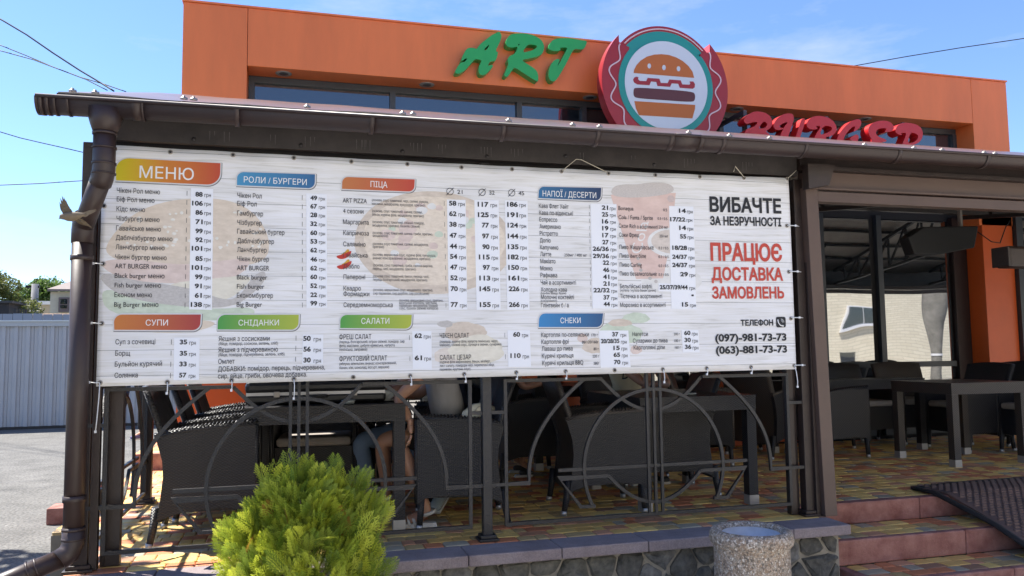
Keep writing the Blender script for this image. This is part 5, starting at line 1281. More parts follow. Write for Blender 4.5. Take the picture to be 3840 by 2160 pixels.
MB().box(5.425, 4.945, 2.16, 5.44, 5.105, 2.32).build('end_plate', brown_post, bb, bevel=.006)

# ------------------------------------------------------------------ litter bin
def pebble_mat():
    m_ = bpy.data.materials.new('pebble_concrete'); m_.use_nodes = True; t = m_.node_tree; b2 = t.nodes['Principled BSDF']; b2.inputs['Roughness'].default_value = .7
    tcn = t.nodes.new('ShaderNodeTexCoord'); v = t.nodes.new('ShaderNodeTexVoronoi'); v.inputs['Scale'].default_value = 105
    v2 = t.nodes.new('ShaderNodeTexVoronoi'); v2.feature = 'DISTANCE_TO_EDGE'; v2.inputs['Scale'].default_value = 105
    t.links.new(tcn.outputs['Object'], v.inputs['Vector']); t.links.new(tcn.outputs['Object'], v2.inputs['Vector'])
    sp_ = t.nodes.new('ShaderNodeSeparateColor'); t.links.new(v.outputs['Color'], sp_.inputs[0])
    r_ = t.nodes.new('ShaderNodeValToRGB'); r_.color_ramp.interpolation = 'LINEAR'
    e_ = r_.color_ramp.elements; e_[0].color = (.17, .15, .13, 1); e_[0].position = 0; e_[1].color = (.74, .68, .60, 1); e_[1].position = 1
    for pos, c in ((.25, (.40, .28, .19)), (.5, (.44, .39, .33)), (.75, (.54, .41, .30))): q = e_.new(pos); q.color = (*c, 1)
    t.links.new(sp_.outputs[0], r_.inputs[0])
    mr = t.nodes.new('ShaderNodeMapRange'); mr.inputs[1].default_value = 0; mr.inputs[2].default_value = .12; mr.inputs[3].default_value = .45; mr.inputs[4].default_value = 1; t.links.new(v2.outputs[0], mr.inputs[0])
    sc_ = t.nodes.new('ShaderNodeVectorMath'); sc_.operation = 'SCALE'; t.links.new(r_.outputs[0], sc_.inputs[0]); t.links.new(mr.outputs[0], sc_.inputs['Scale']); t.links.new(sc_.outputs[0], b2.inputs['Base Color'])
    bp = t.nodes.new('ShaderNodeBump'); bp.inputs['Strength'].default_value = .9; bp.inputs['Distance'].default_value = .006; t.links.new(mr.outputs[0], bp.inputs['Height']); t.links.new(bp.outputs[0], b2.inputs['Normal'])
    return m_
BXc, BYc, BR = 2.235, 3.62, .222
bin_ = empty('litter_bin', (BXc, BYc, 0), 0, 'round pebble-faced concrete litter bin in front of the kerb', 'litter bin')
MB().lathe([(0, .0), (.215, .0), (.212, .30), (.207, .50), (.209, .53), (.226, .545), (.232, .562), (.230, .585), (.218, .604), (.198, .612), (.176, .606), (.165, .598), (.163, .40)], n=56).build('body', pebble_mat(), bin_)
MB().lathe([(.158, .590), (.160, .590), (.158, .44), (.0, .44)], n=40).build('metal_liner', mat('galvanised_liner', (.75, .78, .84), .45, var=.15), bin_)
bin_.scale = (.89, .89, 1.045)

# ------------------------------------------------------------------ thuja
leaf_m = bpy.data.materials.new('thuja_leaf'); leaf_m.use_nodes = True; t = leaf_m.node_tree; b2 = t.nodes['Principled BSDF']; b2.inputs['Roughness'].default_value = .55
at_ = t.nodes.new('ShaderNodeAttribute'); at_.attribute_name = 'tint'; t.links.new(at_.outputs['Color'], b2.inputs['Base Color'])
tr_ = t.nodes.new('ShaderNodeBsdfTranslucent'); t.links.new(at_.outputs['Color'], tr_.inputs[0]); ms_ = t.nodes.new('ShaderNodeMixShader'); ms_.inputs[0].default_value = .42
t.links.new(b2.outputs[0], ms_.inputs[1]); t.links.new(tr_.outputs[0], ms_.inputs[2]); t.links.new(ms_.outputs[0], t.nodes['Material Output'].inputs[0])
def spray_quads():
    """one flat thuja spray in its own XY plane, stem along +Y, length 1"""
    q = []
    def lobe(x, y, a, L, w_):
        dx, dy_ = math.sin(a), math.cos(a); nx2, ny2 = dy_, -dx
        q.append([(x, y), (x+dx*L*.5+nx2*w_, y+dy_*L*.5+ny2*w_), (x+dx*L, y+dy_*L), (x+dx*L*.5-nx2*w_, y+dy_*L*.5-ny2*w_)])
    lobe(0, 0, 0, 1.0, .022)
    for i in range(7):
        y = .12+i*.115; L = .46*(1-abs(i-2)/7.5)
        for s in (-1, 1):
            a = s*(.78-.03*i); lobe(0, y, a, L, .015)
            for k in (.3, .5, .7, .9):
                for s3 in (-1, 1):
                    if L*k < .1: continue
                    lobe(math.sin(a)*L*k, y+math.cos(a)*L*k, a+s3*.55, L*.34, .014)
    return q
SQ = spray_quads()
SQ2 = [q for i, q in enumerate(SQ) if i % 3 != 2]
def make_thuja(cx, cy, z0, H, Rx, n, sd_):
    rr = random.Random(sd_); vs = []; fs = []; cols = []
    tips_ = [(-.02, 0, 1.0, .11), (.11, -.02, .99, .10), (-.13, .03, .93, .10), (.20, .0, .90, .10), (-.20, -.05, .84, .10), (.02, -.15, .86, .13), (.26, -.06, .80, .10), (-.27, .0, .74, .10)]
    for k in range(n):
        th = rr.uniform(0, 2*math.pi); v = rr.random()**.85
        zz = z0+H*.92*v
        prof_ = math.sqrt(max(0, 1-(max(0, v-.42)/.60)**2.0)) if v > .42 else .86+.14*(v/.42)
        lump = 1+.10*math.sin(th*3+v*8)+.08*math.sin(th*8-v*15)
        rad = Rx*prof_*lump*(.45+.55*rr.random()**.42)
        if rr.random() < .24:
            tx, ty, tv, tr2 = rr.choice(tips_); q_ = rr.random(); rad2 = tr2*(1-q_*.75)*rr.random()**.5
            p = Vector((cx+tx*(1-.12*(1-q_))+rad2*math.cos(th), cy+ty+rad2*math.sin(th), z0+H*(tv-.30*(1-q_)))); v = tv
            outd = Vector((math.cos(th)*.55+tx, math.sin(th)*.55+ty, 1.6)).normalized()
        else:
            p = Vector((cx+rad*math.cos(th), cy+rad*math.sin(th), zz)); outd = Vector((math.cos(th), math.sin(th), .45+1.2*v)).normalized()
        far = rr.random() < .17 and v < .8
        if far: p = p+Vector((math.cos(th), math.sin(th), .3))*rr.uniform(.015, .065)+Vector((0, 0, rr.uniform(0, .03)))
        outd = (outd+Vector((rr.gauss(0, .24), rr.gauss(0, .24), rr.gauss(0, .22)))).normalized()
        side = outd.cross(Vector((rr.gauss(0, 1), rr.gauss(0, 1), rr.gauss(0, 1)))).normalized(); nn = side.cross(outd)
        L = rr.uniform(.055, .125)*(1.2 if far else 1)
        hue = rr.random(); old = 1 if rr.random() < .012 else 0
        c0 = Vector((.13, .20, .022)); c1 = Vector((.50, .53, .05)); c = c0.lerp(c1, hue**1.2)
        if old: c = Vector((.32, .16, .03))
        curl = rr.uniform(-.3, .3)
        for q in (SQ if rr.random() < .5 else SQ2):
            b_ = len(vs)
            for (x, y) in q: vs.append(p+side*(x*L)+outd*(y*L)+nn*(curl*y*y*L+abs(x)*-.12*L))
            fs.append((b_, b_+1, b_+2, b_+3)); tip = .8+.45*min(1, q[0][1]+.2); cols.append(c*tip)
    me = bpy.data.meshes.new('foliage'); me.from_pydata([tuple(v) for v in vs], [], fs); me.materials.append(leaf_m)
    ca = me.color_attributes.new('tint', 'FLOAT_COLOR', 'CORNER'); arr = np.ones((len(fs)*4, 4), dtype=np.float32)
    arr[:, :3] = np.repeat(np.array([tuple(c) for c in cols], dtype=np.float32), 4, axis=0); ca.data.foreach_set('color', arr.ravel()); me.update()
    return me
thu = empty('thuja_bush', (0.065, 3.58, 0), 0, 'bright yellow-green thuja bush in front of the left railing', 'bush')
wood_m = mat('bark', (.11, .07, .045), .9, var=.3, bump=.5)
fo = link_mesh('foliage', make_thuja(0, 0, .10, .94, .262, 2500, 3), thu); fo['kind'] = 'stuff'
tb = MB().tube([(0, 0, 0), (.01, 0, .3), (-.01, .01, .6), (0, 0, .9)], [.02, .016, .010, .004], 7)
for k in range(16):
    a = k*2.4; z = .15+k*.04; tb.tube([(0, 0, z), (math.cos(a)*.12, math.sin(a)*.12, z+.10), (math.cos(a)*.2, math.sin(a)*.2, z+.2)], [.007, .005, .002], 5)
tb.build('stem', wood_m, thu)

# ------------------------------------------------------------------ left side: side steps, pavement, fence, yard
ss = empty('side_steps'); tag(ss, kind='structure')
MB().box(-2.16, 8.32, 0.0, -1.6, 8.6, .15).build('riser_block', step_m, ss, bevel=.01)
MB().box(-1.98, 8.62, 0.0, -1.5, 8.9, .30).build('riser_block', step_m, ss, bevel=.01)
MB().box(-1.59, 8.05, 0.0, -1.1, 8.13, .34).build('riser_block', step_m, ss, bevel=.01)
MB().box(-1.59, 9.3, 0.0, -1.1, 9.38, .50).build('riser_block', step_m, ss, bevel=.01)
MB().box(-1.60, 8.13, 0, -1.08, 9.3, .30).box(-1.62, 9.38, 0, -1.08, 14, .47).box(-1.6, 6.3, 0, -1.07, 8.05, .30).build('path_base', mortar, ss)
tt = lay(-1.60, -1.08, 8.13, 9.3, .325, 10, (.105, .14), 21)+lay(-1.62, -1.08, 9.38, 12.0, .495, 22, (.105, .14), 22)+lay(-1.6, -1.07, 6.3, 8.05, .325, 16, (.105, .14), 23)
place_tiles(tt, ss, 120)
# fence
fen = empty('metal_fence', (0, 19.45, 0), 0, 'pale grey corrugated sheet metal fence across the back of the yard', 'fence')
FZ = 2.30; rib = .235; x = -26.0
pm = MB(); d = .035
pv = [(0, 0), (.015, -d), (.085, -d), (.10, 0), (.15, 0), (.157, .012), (.165, 0), (.235, 0)]
pmv = [(a, c, .06) for a, c in pv]+[(a, c, FZ) for a, c in pv]; n = len(pv)
fpan = MB().add(pmv, [(i, i+1, n+i+1, n+i) for i in range(n-1)]).mesh('fence_panel', fence_m)
while x < 9.0:
    o = link_mesh('fence_panel', fpan, fen); o.location = (x, 0, 0); x += rib
MB().box(-26, -.07, FZ-.09, 9, -.045, FZ+.015).build('top_rail', mat('fence_trim', (.42, .45, .47), .5), fen)
MB().box(-26, -.10, FZ+.015, 9, .06, FZ+.04).build('cap_rail', mat('fence_cap', (.62, .68, .70), .45), fen)
MB().box(-26, -.05, 0, 9, .05, .06).build('base_shade_strip', dark_steel, fen)  # dark strip standing in for the thin shadow line under the fence
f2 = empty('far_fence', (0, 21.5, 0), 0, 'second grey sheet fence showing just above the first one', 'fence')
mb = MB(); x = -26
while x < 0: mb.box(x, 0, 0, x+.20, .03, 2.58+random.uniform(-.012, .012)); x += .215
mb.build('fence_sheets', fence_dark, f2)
sg = MB().box(-4.70, 19.36, 1.2, -4.675, 19.37, 2.15).build('sign_post_strip', mat('red_white_strip', (.5, .05, .08), .5)); tag(sg, 'narrow red strip on the fence beside the downpipe', 'sign')
# cream house
cream = mat('cream_render', (.55, .50, .38), .9, var=.06); hs = empty('cream_house', (0, 0, 0), 0, 'small cream house with corrugated lean-to roof and barred window', 'house')
q = lambda x, y, Y: U(x/5.175, 980+y/5.175, 1, Y)
a, b3 = q(980, 590, 30), q(1700, 1040, 30)
MB().box(a.x, 30, 0, a.x+4.5, 34, a.z).build('wall', cream, hs)
MB().add([(a.x-.05, 29.8, a.z), (a.x+4.6, 29.8, a.z), (a.x+4.6, 34, a.z+.55), (a.x-.05, 34, a.z+.75), (a.x-.05, 29.8, a.z+.08), (a.x+4.6, 29.8, a.z+.08), (a.x+4.6, 34, a.z+.63), (a.x-.05, 34, a.z+.83)],
         [(0, 3, 2, 1), (4, 5, 6, 7), (0, 1, 5, 4), (1, 2, 6, 5), (2, 3, 7, 6), (3, 0, 4, 7)]).build('roof', mat('slate_roof', (.20, .16, .14), .8, var=.2), hs)
w0, w1 = q(1150, 700, 29.97), q(1340, 985, 29.97)
wf = MB().box(w0.x, 29.9, w1.z, w1.x, 29.99, w0.z).build('window', mat('window_brown', (.16, .12, .11), .6), hs)
hz = (w0.z-w1.z)
MB().box(w0.x+.06, 29.88, w1.z+.12, w1.x-.05, 29.895, w1.z+hz*.46).build('pane', glass_up, wf); MB().box(w0.x+.06, 29.88, w1.z+hz*.54, w1.x-.05, 29.895, w0.z-.06).build('pane', glass_up, wf)
lb = empty('low_annex', (0, 0, 0), 0, 'long low cream annex with a white roof edge behind the fence', 'building')
a2, b3 = q(280, 838, 31), q(975, 1040, 31)
MB().box(a2.x, 31, 0, a.x-.02, 34, a2.z).build('wall', mat('beige_render', (.50, .42, .30), .9, var=.08), lb)
MB().box(a2.x-.15, 30.9, a2.z, a.x-.02, 34, a2.z+.12).build('roof_edge', mat('white_sheet', (.75, .75, .75), .5), lb)
sr = empty('tiled_shed', (0, 0, 0), 0, 'low shed with a wavy orange-brown tiled roof just behind the fence', 'shed')
a3, b3 = q(560, 1000, 24), q(1400, 1040, 24)
mb = MB(); nn = 46; w_ = 5.0
vs = []
for i in range(nn*4+1):
    xx = a3.x+w_*i/(nn*4); h = .035*abs(math.sin(i*math.pi/4)); vs += [(xx, 23.7, a3.z-.10+h), (xx, 25.5, a3.z+.02+h), (xx, 23.7, a3.z-.14)]
fs = []
for i in range(nn*4): b_ = i*3; fs += [(b_, b_+3, b_+4, b_+1), (b_+2, b_+5, b_+3, b_)]
mb.add(vs, fs); mb.build('roof', mat('wavy_roof', (.42, .27, .16), .8, var=.25), sr)
MB().box(a3.x+.1, 23.9, 0, a3.x+w_, 25.4, a3.z-.14).build('wall', cream, sr)
pl = empty('utility_pole', (0, 0, 0), 0, 'grey concrete utility pole standing behind the fence', 'pole')
p0 = q(685, 440, 27)
MB().tube([(p0.x-.04, 27, 0), (p0.x, 27, p0.z)], [.14, .10], 10, up=(1, 0, 0)).build('shaft', mat('pole_concrete', (.24, .24, .25), .9, var=.15), pl)
MB().box(p0.x-.25, 26.95, p0.z-.12, p0.x+.12, 27.05, p0.z-.05).build('crossarm', dark_steel, pl)
gt = empty('iron_gate', (0, 0, 0), 0, 'thin dark iron gate frame behind the fence at far left', 'gate')
g0, g1 = q(290, 925, 23), q(500, 1040, 23)
mb = MB().bar([(g0.x, 23, 1.5), (g0.x, 23, g0.z), (g1.x, 23, g0.z-.02), (g1.x, 23, 1.5)], .04)
mb.build('gate_frame', dark_steel, gt)
for k in range(1, 5): MB().bar([(g0.x+(g1.x-g0.x)*k/5, 23, 1.5), (g0.x+(g1.x-g0.x)*k/5, 23, g0.z)], .018).build('gate_bar', dark_steel, gt)
# trees
tree_leaf = {}
def leafmat(nm, c):
    if nm in tree_leaf: return tree_leaf[nm]
    m_ = mat(nm, c, .6, var=.45, vscale=3); t = m_.node_tree; b2 = t.nodes['Principled BSDF']
    tr = t.nodes.new('ShaderNodeBsdfTranslucent'); src = b2.inputs['Base Color'].links[0].from_socket; t.links.new(src, tr.inputs[0])
    ms = t.nodes.new('ShaderNodeMixShader'); ms.inputs[0].default_value = .4; t.links.new(b2.outputs[0], ms.inputs[1]); t.links.new(tr.outputs[0], ms.inputs[2]); t.links.new(ms.outputs[0], t.nodes['Material Output'].inputs[0])
    tree_leaf[nm] = m_; return m_
def tree(label, x, y, z0, zt, rx, col, n=5000, sd_=1, leaf=.10):
    e = empty('tree', (x, y, 0), 0, label, 'tree', 'trees behind the fence'); rr = random.Random(sd_)
    cl = []
    for k in range(34):
        th = rr.uniform(0, 6.28); v = rr.random(); ra = rx*math.sin(math.pi*(.15+.8*v))*rr.uniform(.35, 1.0)
        cl.append((ra*math.cos(th), ra*math.sin(th), z0+(zt-z0)*(.08+.86*v), rr.uniform(.16, .34)*rx))
    mb = MB()
    for k in range(n):
        c = rr.choice(cl); d_ = Vector((rr.gauss(0, 1), rr.gauss(0, 1), rr.gauss(0, .8))).normalized()*c[3]*rr.uniform(.5, 1.05)
        p = Vector(c[:3])+d_; u = Vector((rr.gauss(0, 1), rr.gauss(0, 1), rr.gauss(0, 1))).normalized(); v = u.cross(Vector((rr.gauss(0, 1), rr.gauss(0, 1), 1))).normalized(); s_ = leaf*rr.uniform(.6, 1.3)
        mb.add([p-u*s_, p-v*s_*.55, p+u*s_, p+v*s_*.55], [(0, 1, 2, 3)])
    mb.build('crown', leafmat('leaf_'+str(col), col), e)['kind'] = 'stuff'
    tk = MB().tube([(0, 0, 0), (.05, 0, z0*.7), (0, 0, zt*.8)], [rx*.07, rx*.055, .03], 8, up=(1, 0, 0))
    for c in cl[:14]: tk.tube([(0, 0, z0*.8), (c[0]*.5, c[1]*.5, (z0+c[2])/2), c[:3]], [.05, .035, .012], 5)
    tk.build('trunk', wood_m, e)
    return e
p = q(110, 600, 26); tree('lush tree with pinkish blossoms at the left picture edge', p.x-.35, 26, 2.0, q(0, 190, 26).z, 1.15, (.13, .15, .04), 9000, 2, .045)
p = q(820, 650, 38); tree('bright green tree between the pole and the cream house', p.x, 38, 2.2, q(0, 400, 38).z, 1.9, (.12, .19, .045), 9000, 5, .065)
p = q(1230, 600, 44); tree('green tree top rising behind the cream house roof', p.x, 44, 2.6, q(0, 430, 44).z, 2.4, (.12, .19, .045), 8000, 6, .075)
p = q(440, 740, 46); tree('small distant tree left of the utility pole', p.x, 46, 2.0, q(0, 650, 46).z, 2.0, (.09, .14, .05), 6000, 7, .075)
MB_t = empty('dark_shed', (0, 0, 0), 0, 'dark wooden shed under the tree at the left edge', 'shed')
s0, s1 = q(-40, 810, 24.5), q(165, 1030, 24.5); MB().box(s0.x-1, 24.5, 0, s1.x, 25.5, s0.z).build('wall', mat('dark_wood', (.03, .028, .03), .8), MB_t)
MB().box(s0.x-1.1, 24.4, s0.z, s1.x+.1, 25.6, s0.z+.06).build('roof', mat('felt_roof', (.05, .05, .05), .8), MB_t)
tree('sparse yard tree left of the picture whose shade streaks the asphalt', -4.95, 7.35, 3.4, 6.8, 1.9, (.08, .13, .035), 1500, 14, .13)
# wires
wire_m = mat('wire_black', (.01, .01, .012), .6)
def wire(label, pts, y0, y1, r_=.012):
    P3 = []
    n = len(pts)
    for i, (c, x, y) in enumerate(pts): P3.append(P(c, x, y, 1, y0+(y1-y0)*i/(n-1)))
    d0 = P3[0]-P3[1]; P3 = [P3[0]+d0.normalized()*18+Vector((0, 0, 1.2))]+P3; n += 1
    out = []
    for i in range(n-1):
        for k in range(4):
            t_ = k/4; out.append(P3[i].lerp(P3[i+1], t_))
    out.append(P3[-1]); o = MB().tube(out, r_, 5, up=(0, 0, 1)).build('overhead_wire', wire_m); tag(o, label, 'wire', 'overhead wires')
wire('thick uppermost overhead wire running down behind the canopy corner', [('c1', -60, 95), ('c1', 0, 143), ('c1', 200, 262), ('c1', 400, 400), ('c1', 600, 530), ('c1', 760, 625), ('c1', 860, 688)], 14, 13, .013)
wire('second overhead wire, above the crossing pair', [('c1', -60, 310), ('c1', 0, 340), ('c1', 200, 420), ('c1', 400, 505), ('c1', 600, 580), ('c1', 800, 640), ('c1', 950, 692)], 14, 13, .008)
wire('lowest wire of the three meeting at the canopy corner', [('c1', -60, 360), ('c1', 0, 382), ('c1', 250, 450), ('c1', 450, 525), ('c1', 650, 600), ('c1', 810, 682)], 14, 13, .008)
wire('slack wire reaching the corner post at mid height', [('c1', -60, 975), ('c1', 0, 995), ('c1', 150, 1040), ('c1', 300, 1075), ('c1', 500, 1120), ('c1', 650, 1155), ('c1', 760, 1175)], 13, 13, .007)
wire('almost level wire low at the left beside the downpipe', [('c1', -60, 1400), ('c1', 0, 1397), ('c1', 300, 1385), ('c1', 640, 1362), ('c1', 760, 1355)], 13, 13, .007)
wire('long thin wire in the sky above the right facade end', [('c3', 1100, 530), ('c3', 1260, 503), ('c3', 1700, 425), ('c3', 2100, 360), ('c3', 2576, 290), ('c3', 2800, 262)], 16, 14, .011)
dt = tree('dark tree tip peeping over the right roof end', P('c3', 2560, 1142, 1, 22).x+1.6, 22, 3, P('c3', 2560, 1125, 1, 22).z, 2.0, (.05, .08, .03), 2500, 9, .1)

# ------------------------------------------------------------------ street behind the camera (mirrored in the glass)
bk = bpy.data.materials.new('silicate_brick'); bk.use_nodes = True; t = bk.node_tree; b2 = t.nodes['Principled BSDF']; b2.inputs['Roughness'].default_value = .9
tcn = t.nodes.new('ShaderNodeTexCoord'); br = t.nodes.new('ShaderNodeTexBrick'); br.inputs['Scale'].default_value = 1; br.inputs['Brick Width'].default_value = .5; br.inputs['Row Height'].default_value = .13
br.inputs['Mortar Size'].default_value = .014; br.inputs['Color1'].default_value = (.74, .68, .54, 1); br.inputs['Color2'].default_value = (.66, .60, .47, 1); br.inputs['Mortar'].default_value = (.54, .49, .39, 1)
t.links.new(tcn.outputs['UV'], br.inputs['Vector']); t.links.new(br.outputs['Color'], b2.inputs['Base Color'])
blk = empty('apartment_block', (0, 0, 0), 0, 'pale brick apartment block across the street, seen only as a reflection', 'building')
MB().box(-8, -24, 0, 48, -16, 10.3).build('wall', bk, blk, uv=True)
wpm = mat('white_pvc', (.7, .7, .72), .4)
for fl in range(3):
    for x in (-5, 0, 5, 10, 15, 20, 25, 35, 40):
        z = 2.45+fl*2.9
        wf = MB().box(x, -16.0, z, x+1.8, -15.94, z+.98).build('window', wpm, blk); MB().box(x+.06, -15.94, z+.06, x+.88, -15.925, z+.92).box(x+.94, -15.94, z+.06, x+1.74, -15.925, z+.92).build('pane', glass_up, wf)
        MB().box(x-.05, -15.98, z-.08, x+1.85, -15.85, z).build('sill', wpm, wf)
        if fl == 0: MB().box(x, -15.99, .75, x+.85, -15.96, 1.45).build('basement_window', glass_up, blk)
ct = empty('street_tree', (14.0, 1.2, 0), 0, 'grey tree trunk with a pale band, seen mirrored in the window', 'tree')
MB().tube([(0, 0, 0), (-.04, 0, 1.0), (-.03, 0, 1.5), (.04, 0, 2.1), (.14, 0, 2.6), (.24, 0, 3.1), (.22, 0, 4.2), (.3, 0, 6)], [.15, .115, .125, .17, .23, .30, .31, .22], 14, up=(1, 0, 0)).build('trunk', mat('grey_bark', (.20, .19, .17), .9, var=.3, vscale=5, bump=.5, bscale=20), ct)
MB().lathe([(.135, 0), (.135, .05)], n=20).build('pale_band', wpm, ct).location = (-.03, 0, 1.35)

# ------------------------------------------------------------------ bird
brd_m = mat('sparrow_brown', (.12, .09, .055), .8, var=.45, vscale=60); brd_b = mat('sparrow_belly', (.17, .13, .085), .8, var=.2, vscale=50); beak_m = mat('beak', (.05, .04, .03), .5)
YBd = 3.7
B = lambda x, y, yo=0: P('c4', x, y, 1, YBd)+Vector((0, yo, 0))
o0 = B(500, 190); bird = empty('sparrow', tuple(o0), 0, 'small brown sparrow flying past the downpipe with wings raised', 'bird')
loc = lambda v: Vector(v)-o0
body_pts = [loc(B(452, 198)), loc(B(462, 190)), loc(B(482, 184)), loc(B(510, 186)), loc(B(545, 186)), loc(B(580, 180)), loc(B(620, 172)), loc(B(650, 165))]
MB().tube(body_pts, [.004, .0115, .0145, .019, .021, .0165, .009, .004], 12, up=(0, 0, 1)).build('body', brd_b, bird)
MB().tube([loc(B(455, 198)), loc(B(441, 204))], [.0035, .0006], 6).build('beak', beak_m, bird)
for s in (-1, 1):
    ey = MB().lathe([(0, .0), (.0018, .001), (.0022, .0025), (.0, .004)], n=8).build('eye', beak_m, bird); ey.location = loc(B(468, 187))+Vector((0, s*.0105-.002, 0))
def featherfan(root0, root1, tips, th=.0012):
    mb = MB(); n = len(tips)
    for i, tp in enumerate(tips):
        r0 = root0.lerp(root1, i/(n-1)); d_ = (tp-r0); nrm = Vector((0, 1, 0)); sd3 = d_.cross(nrm).normalized()*(.0058)
        nv = Vector((0, th, 0))*(1+i*.35)
        mb.add([r0-sd3*.6-nv, r0+d_*.55-sd3-nv, tp-nv, r0+d_*.55+sd3-nv, r0+sd3*.6-nv, r0-sd3*.6+nv*.2, r0+d_*.55-sd3+nv*.2, tp+nv*.2, r0+d_*.55+sd3+nv*.2, r0+sd3*.6+nv*.2],
               [(0, 1, 2, 3, 4), (9, 8, 7, 6, 5), (0, 5, 6, 1), (1, 6, 7, 2), (2, 7, 8, 3), (3, 8, 9, 4)])
    return mb
featherfan(loc(B(488, 170)), loc(B(545, 178)), [loc(B(x, y)) for x, y in ((450, 95), (448, 75), (455, 45), (468, 28), (482, 38), (497, 60), (508, 85), (522, 110), (535, 128), (548, 150))]).build('wing', brd_m, bird)
featherfan(loc(B(545, 195, .03)), loc(B(585, 190, .03)), [loc(B(x, y, .10)) for x, y in ((590, 225), (610, 228), (625, 230), (640, 238), (655, 245), (640, 232), (620, 220))]).build('wing', brd_m, bird)
featherfan(loc(B(620, 165)), loc(B(620, 180)), [loc(B(x, y)) for x, y in ((728, 132), (732, 140), (722, 148), (700, 155), (668, 178))]).build('tail', brd_b, bird)
tb_ = MB().tube([loc(B(575, 200)), loc(B(600, 212)), loc(B(612, 222))], .0014, 5).build('leg', beak_m, bird)

# ------------------------------------------------------------------ people
skin = mat('skin', (.46, .25, .165), .5, var=.08, vscale=14); skin.node_tree.nodes['Principled BSDF'].inputs['Subsurface Weight'].default_value = .08
def skin_mesh(nodes, edges, sub=2):
    """nodes {name:(co,r)} -> smooth skinned mesh"""
    names = list(nodes); me = bpy.data.meshes.new('sk'); me.from_pydata([tuple(nodes[n][0]) for n in names], [(names.index(a), names.index(b_)) for a, b_ in edges], [])
    ob = bpy.data.objects.new('sk', me); COL.objects.link(ob)
    sk = ob.modifiers.new('s', 'SKIN'); sk.use_smooth_shade = True; sk.branch_smoothing = .4
    sub_ = ob.modifiers.new('u', 'SUBSURF'); sub_.levels = sub; sub_.render_levels = sub
    for i, n in enumerate(names):
        r_ = nodes[n][1]; r_ = r_ if isinstance(r_, tuple) else (r_, r_)
        me.skin_vertices[0].data[i].radius = r_; me.skin_vertices[0].data[i].use_root = (i == 0)
    bpy.context.view_layer.update()
    out = bpy.data.meshes.new_from_object(ob.evaluated_get(bpy.context.evaluated_depsgraph_get())); bpy.data.objects.remove(ob)
    return out
def join_meshes(name, ms, mt):
    bm = bmesh.new()
    for m_ in ms: bm.from_mesh(m_)
    me = bpy.data.meshes.new(name); bm.to_mesh(me); bm.free(); me.materials.clear(); me.materials.append(mt)
    for p in me.polygons: p.use_smooth = True; p.material_index = 0
    return me
def hand(wrist, direction, palm_n, side=1, curl=.5, s=1.0):
    """five separate fingers; returns list of meshes (palm chain goes with the arm)"""
    d = Vector(direction).normalized(); n = Vector(palm_n); n = (n-d*n.dot(d)).normalized(); w_ = d.cross(n)*side; W = Vector(wrist); ms = []
    pal = {'v': (W-d*.025*s, .024*s), 'w': (W, .023*s), 'p1': (W+d*.030*s, .024*s), 'p2': (W+d*.062*s, .024*s)}
    ms.append(skin_mesh(pal, [('v', 'w'), ('w', 'p1'), ('p1', 'p2')], 2))
    for o_ in (-.022, .022): ms.append(skin_mesh({'a': (W+d*.012*s+w_*o_*.5*s, .018*s), 'b': (W+d*.070*s+w_*o_*s, .0155*s)}, [('a', 'b')], 2))
    for k, (off, L) in enumerate(((-.030, .068), (-.010, .078), (.010, .073), (.029, .056))):
        b0 = W+d*.070*s+w_*off*s; a = curl*(1+.12*k); p1 = b0+(d*math.cos(a*.5)+n*math.sin(a*.5))*L*.48*s; p2 = p1+(d*math.cos(a*1.3)+n*math.sin(a*1.3))*L*.33*s; p3 = p2+(d*math.cos(a*2.0)+n*math.sin(a*2.0))*L*.27*s
        ms.append(skin_mesh({'a': (b0, .0088*s), 'b': (p1, .0084*s), 'c': (p2, .0078*s), 'd': (p3, .0064*s)}, [('a', 'b'), ('b', 'c'), ('c', 'd')], 1))
    t0 = W+d*.022*s-w_*.024*s; t1 = t0+(d*.6-w_*.8+n*.3).normalized()*.036*s; t2 = t1+(d*.9-w_*.25+n*.35).normalized()*.030*s; t3 = t2+(d*.95+n*.3).normalized()*.022*s
    ms.append(skin_mesh({'a': (t0, .012*s), 'b': (t1, .0105*s), 'c': (t2, .0095*s), 'd': (t3, .0075*s)}, [('a', 'b'), ('b', 'c'), ('c', 'd')], 1))
    return ms
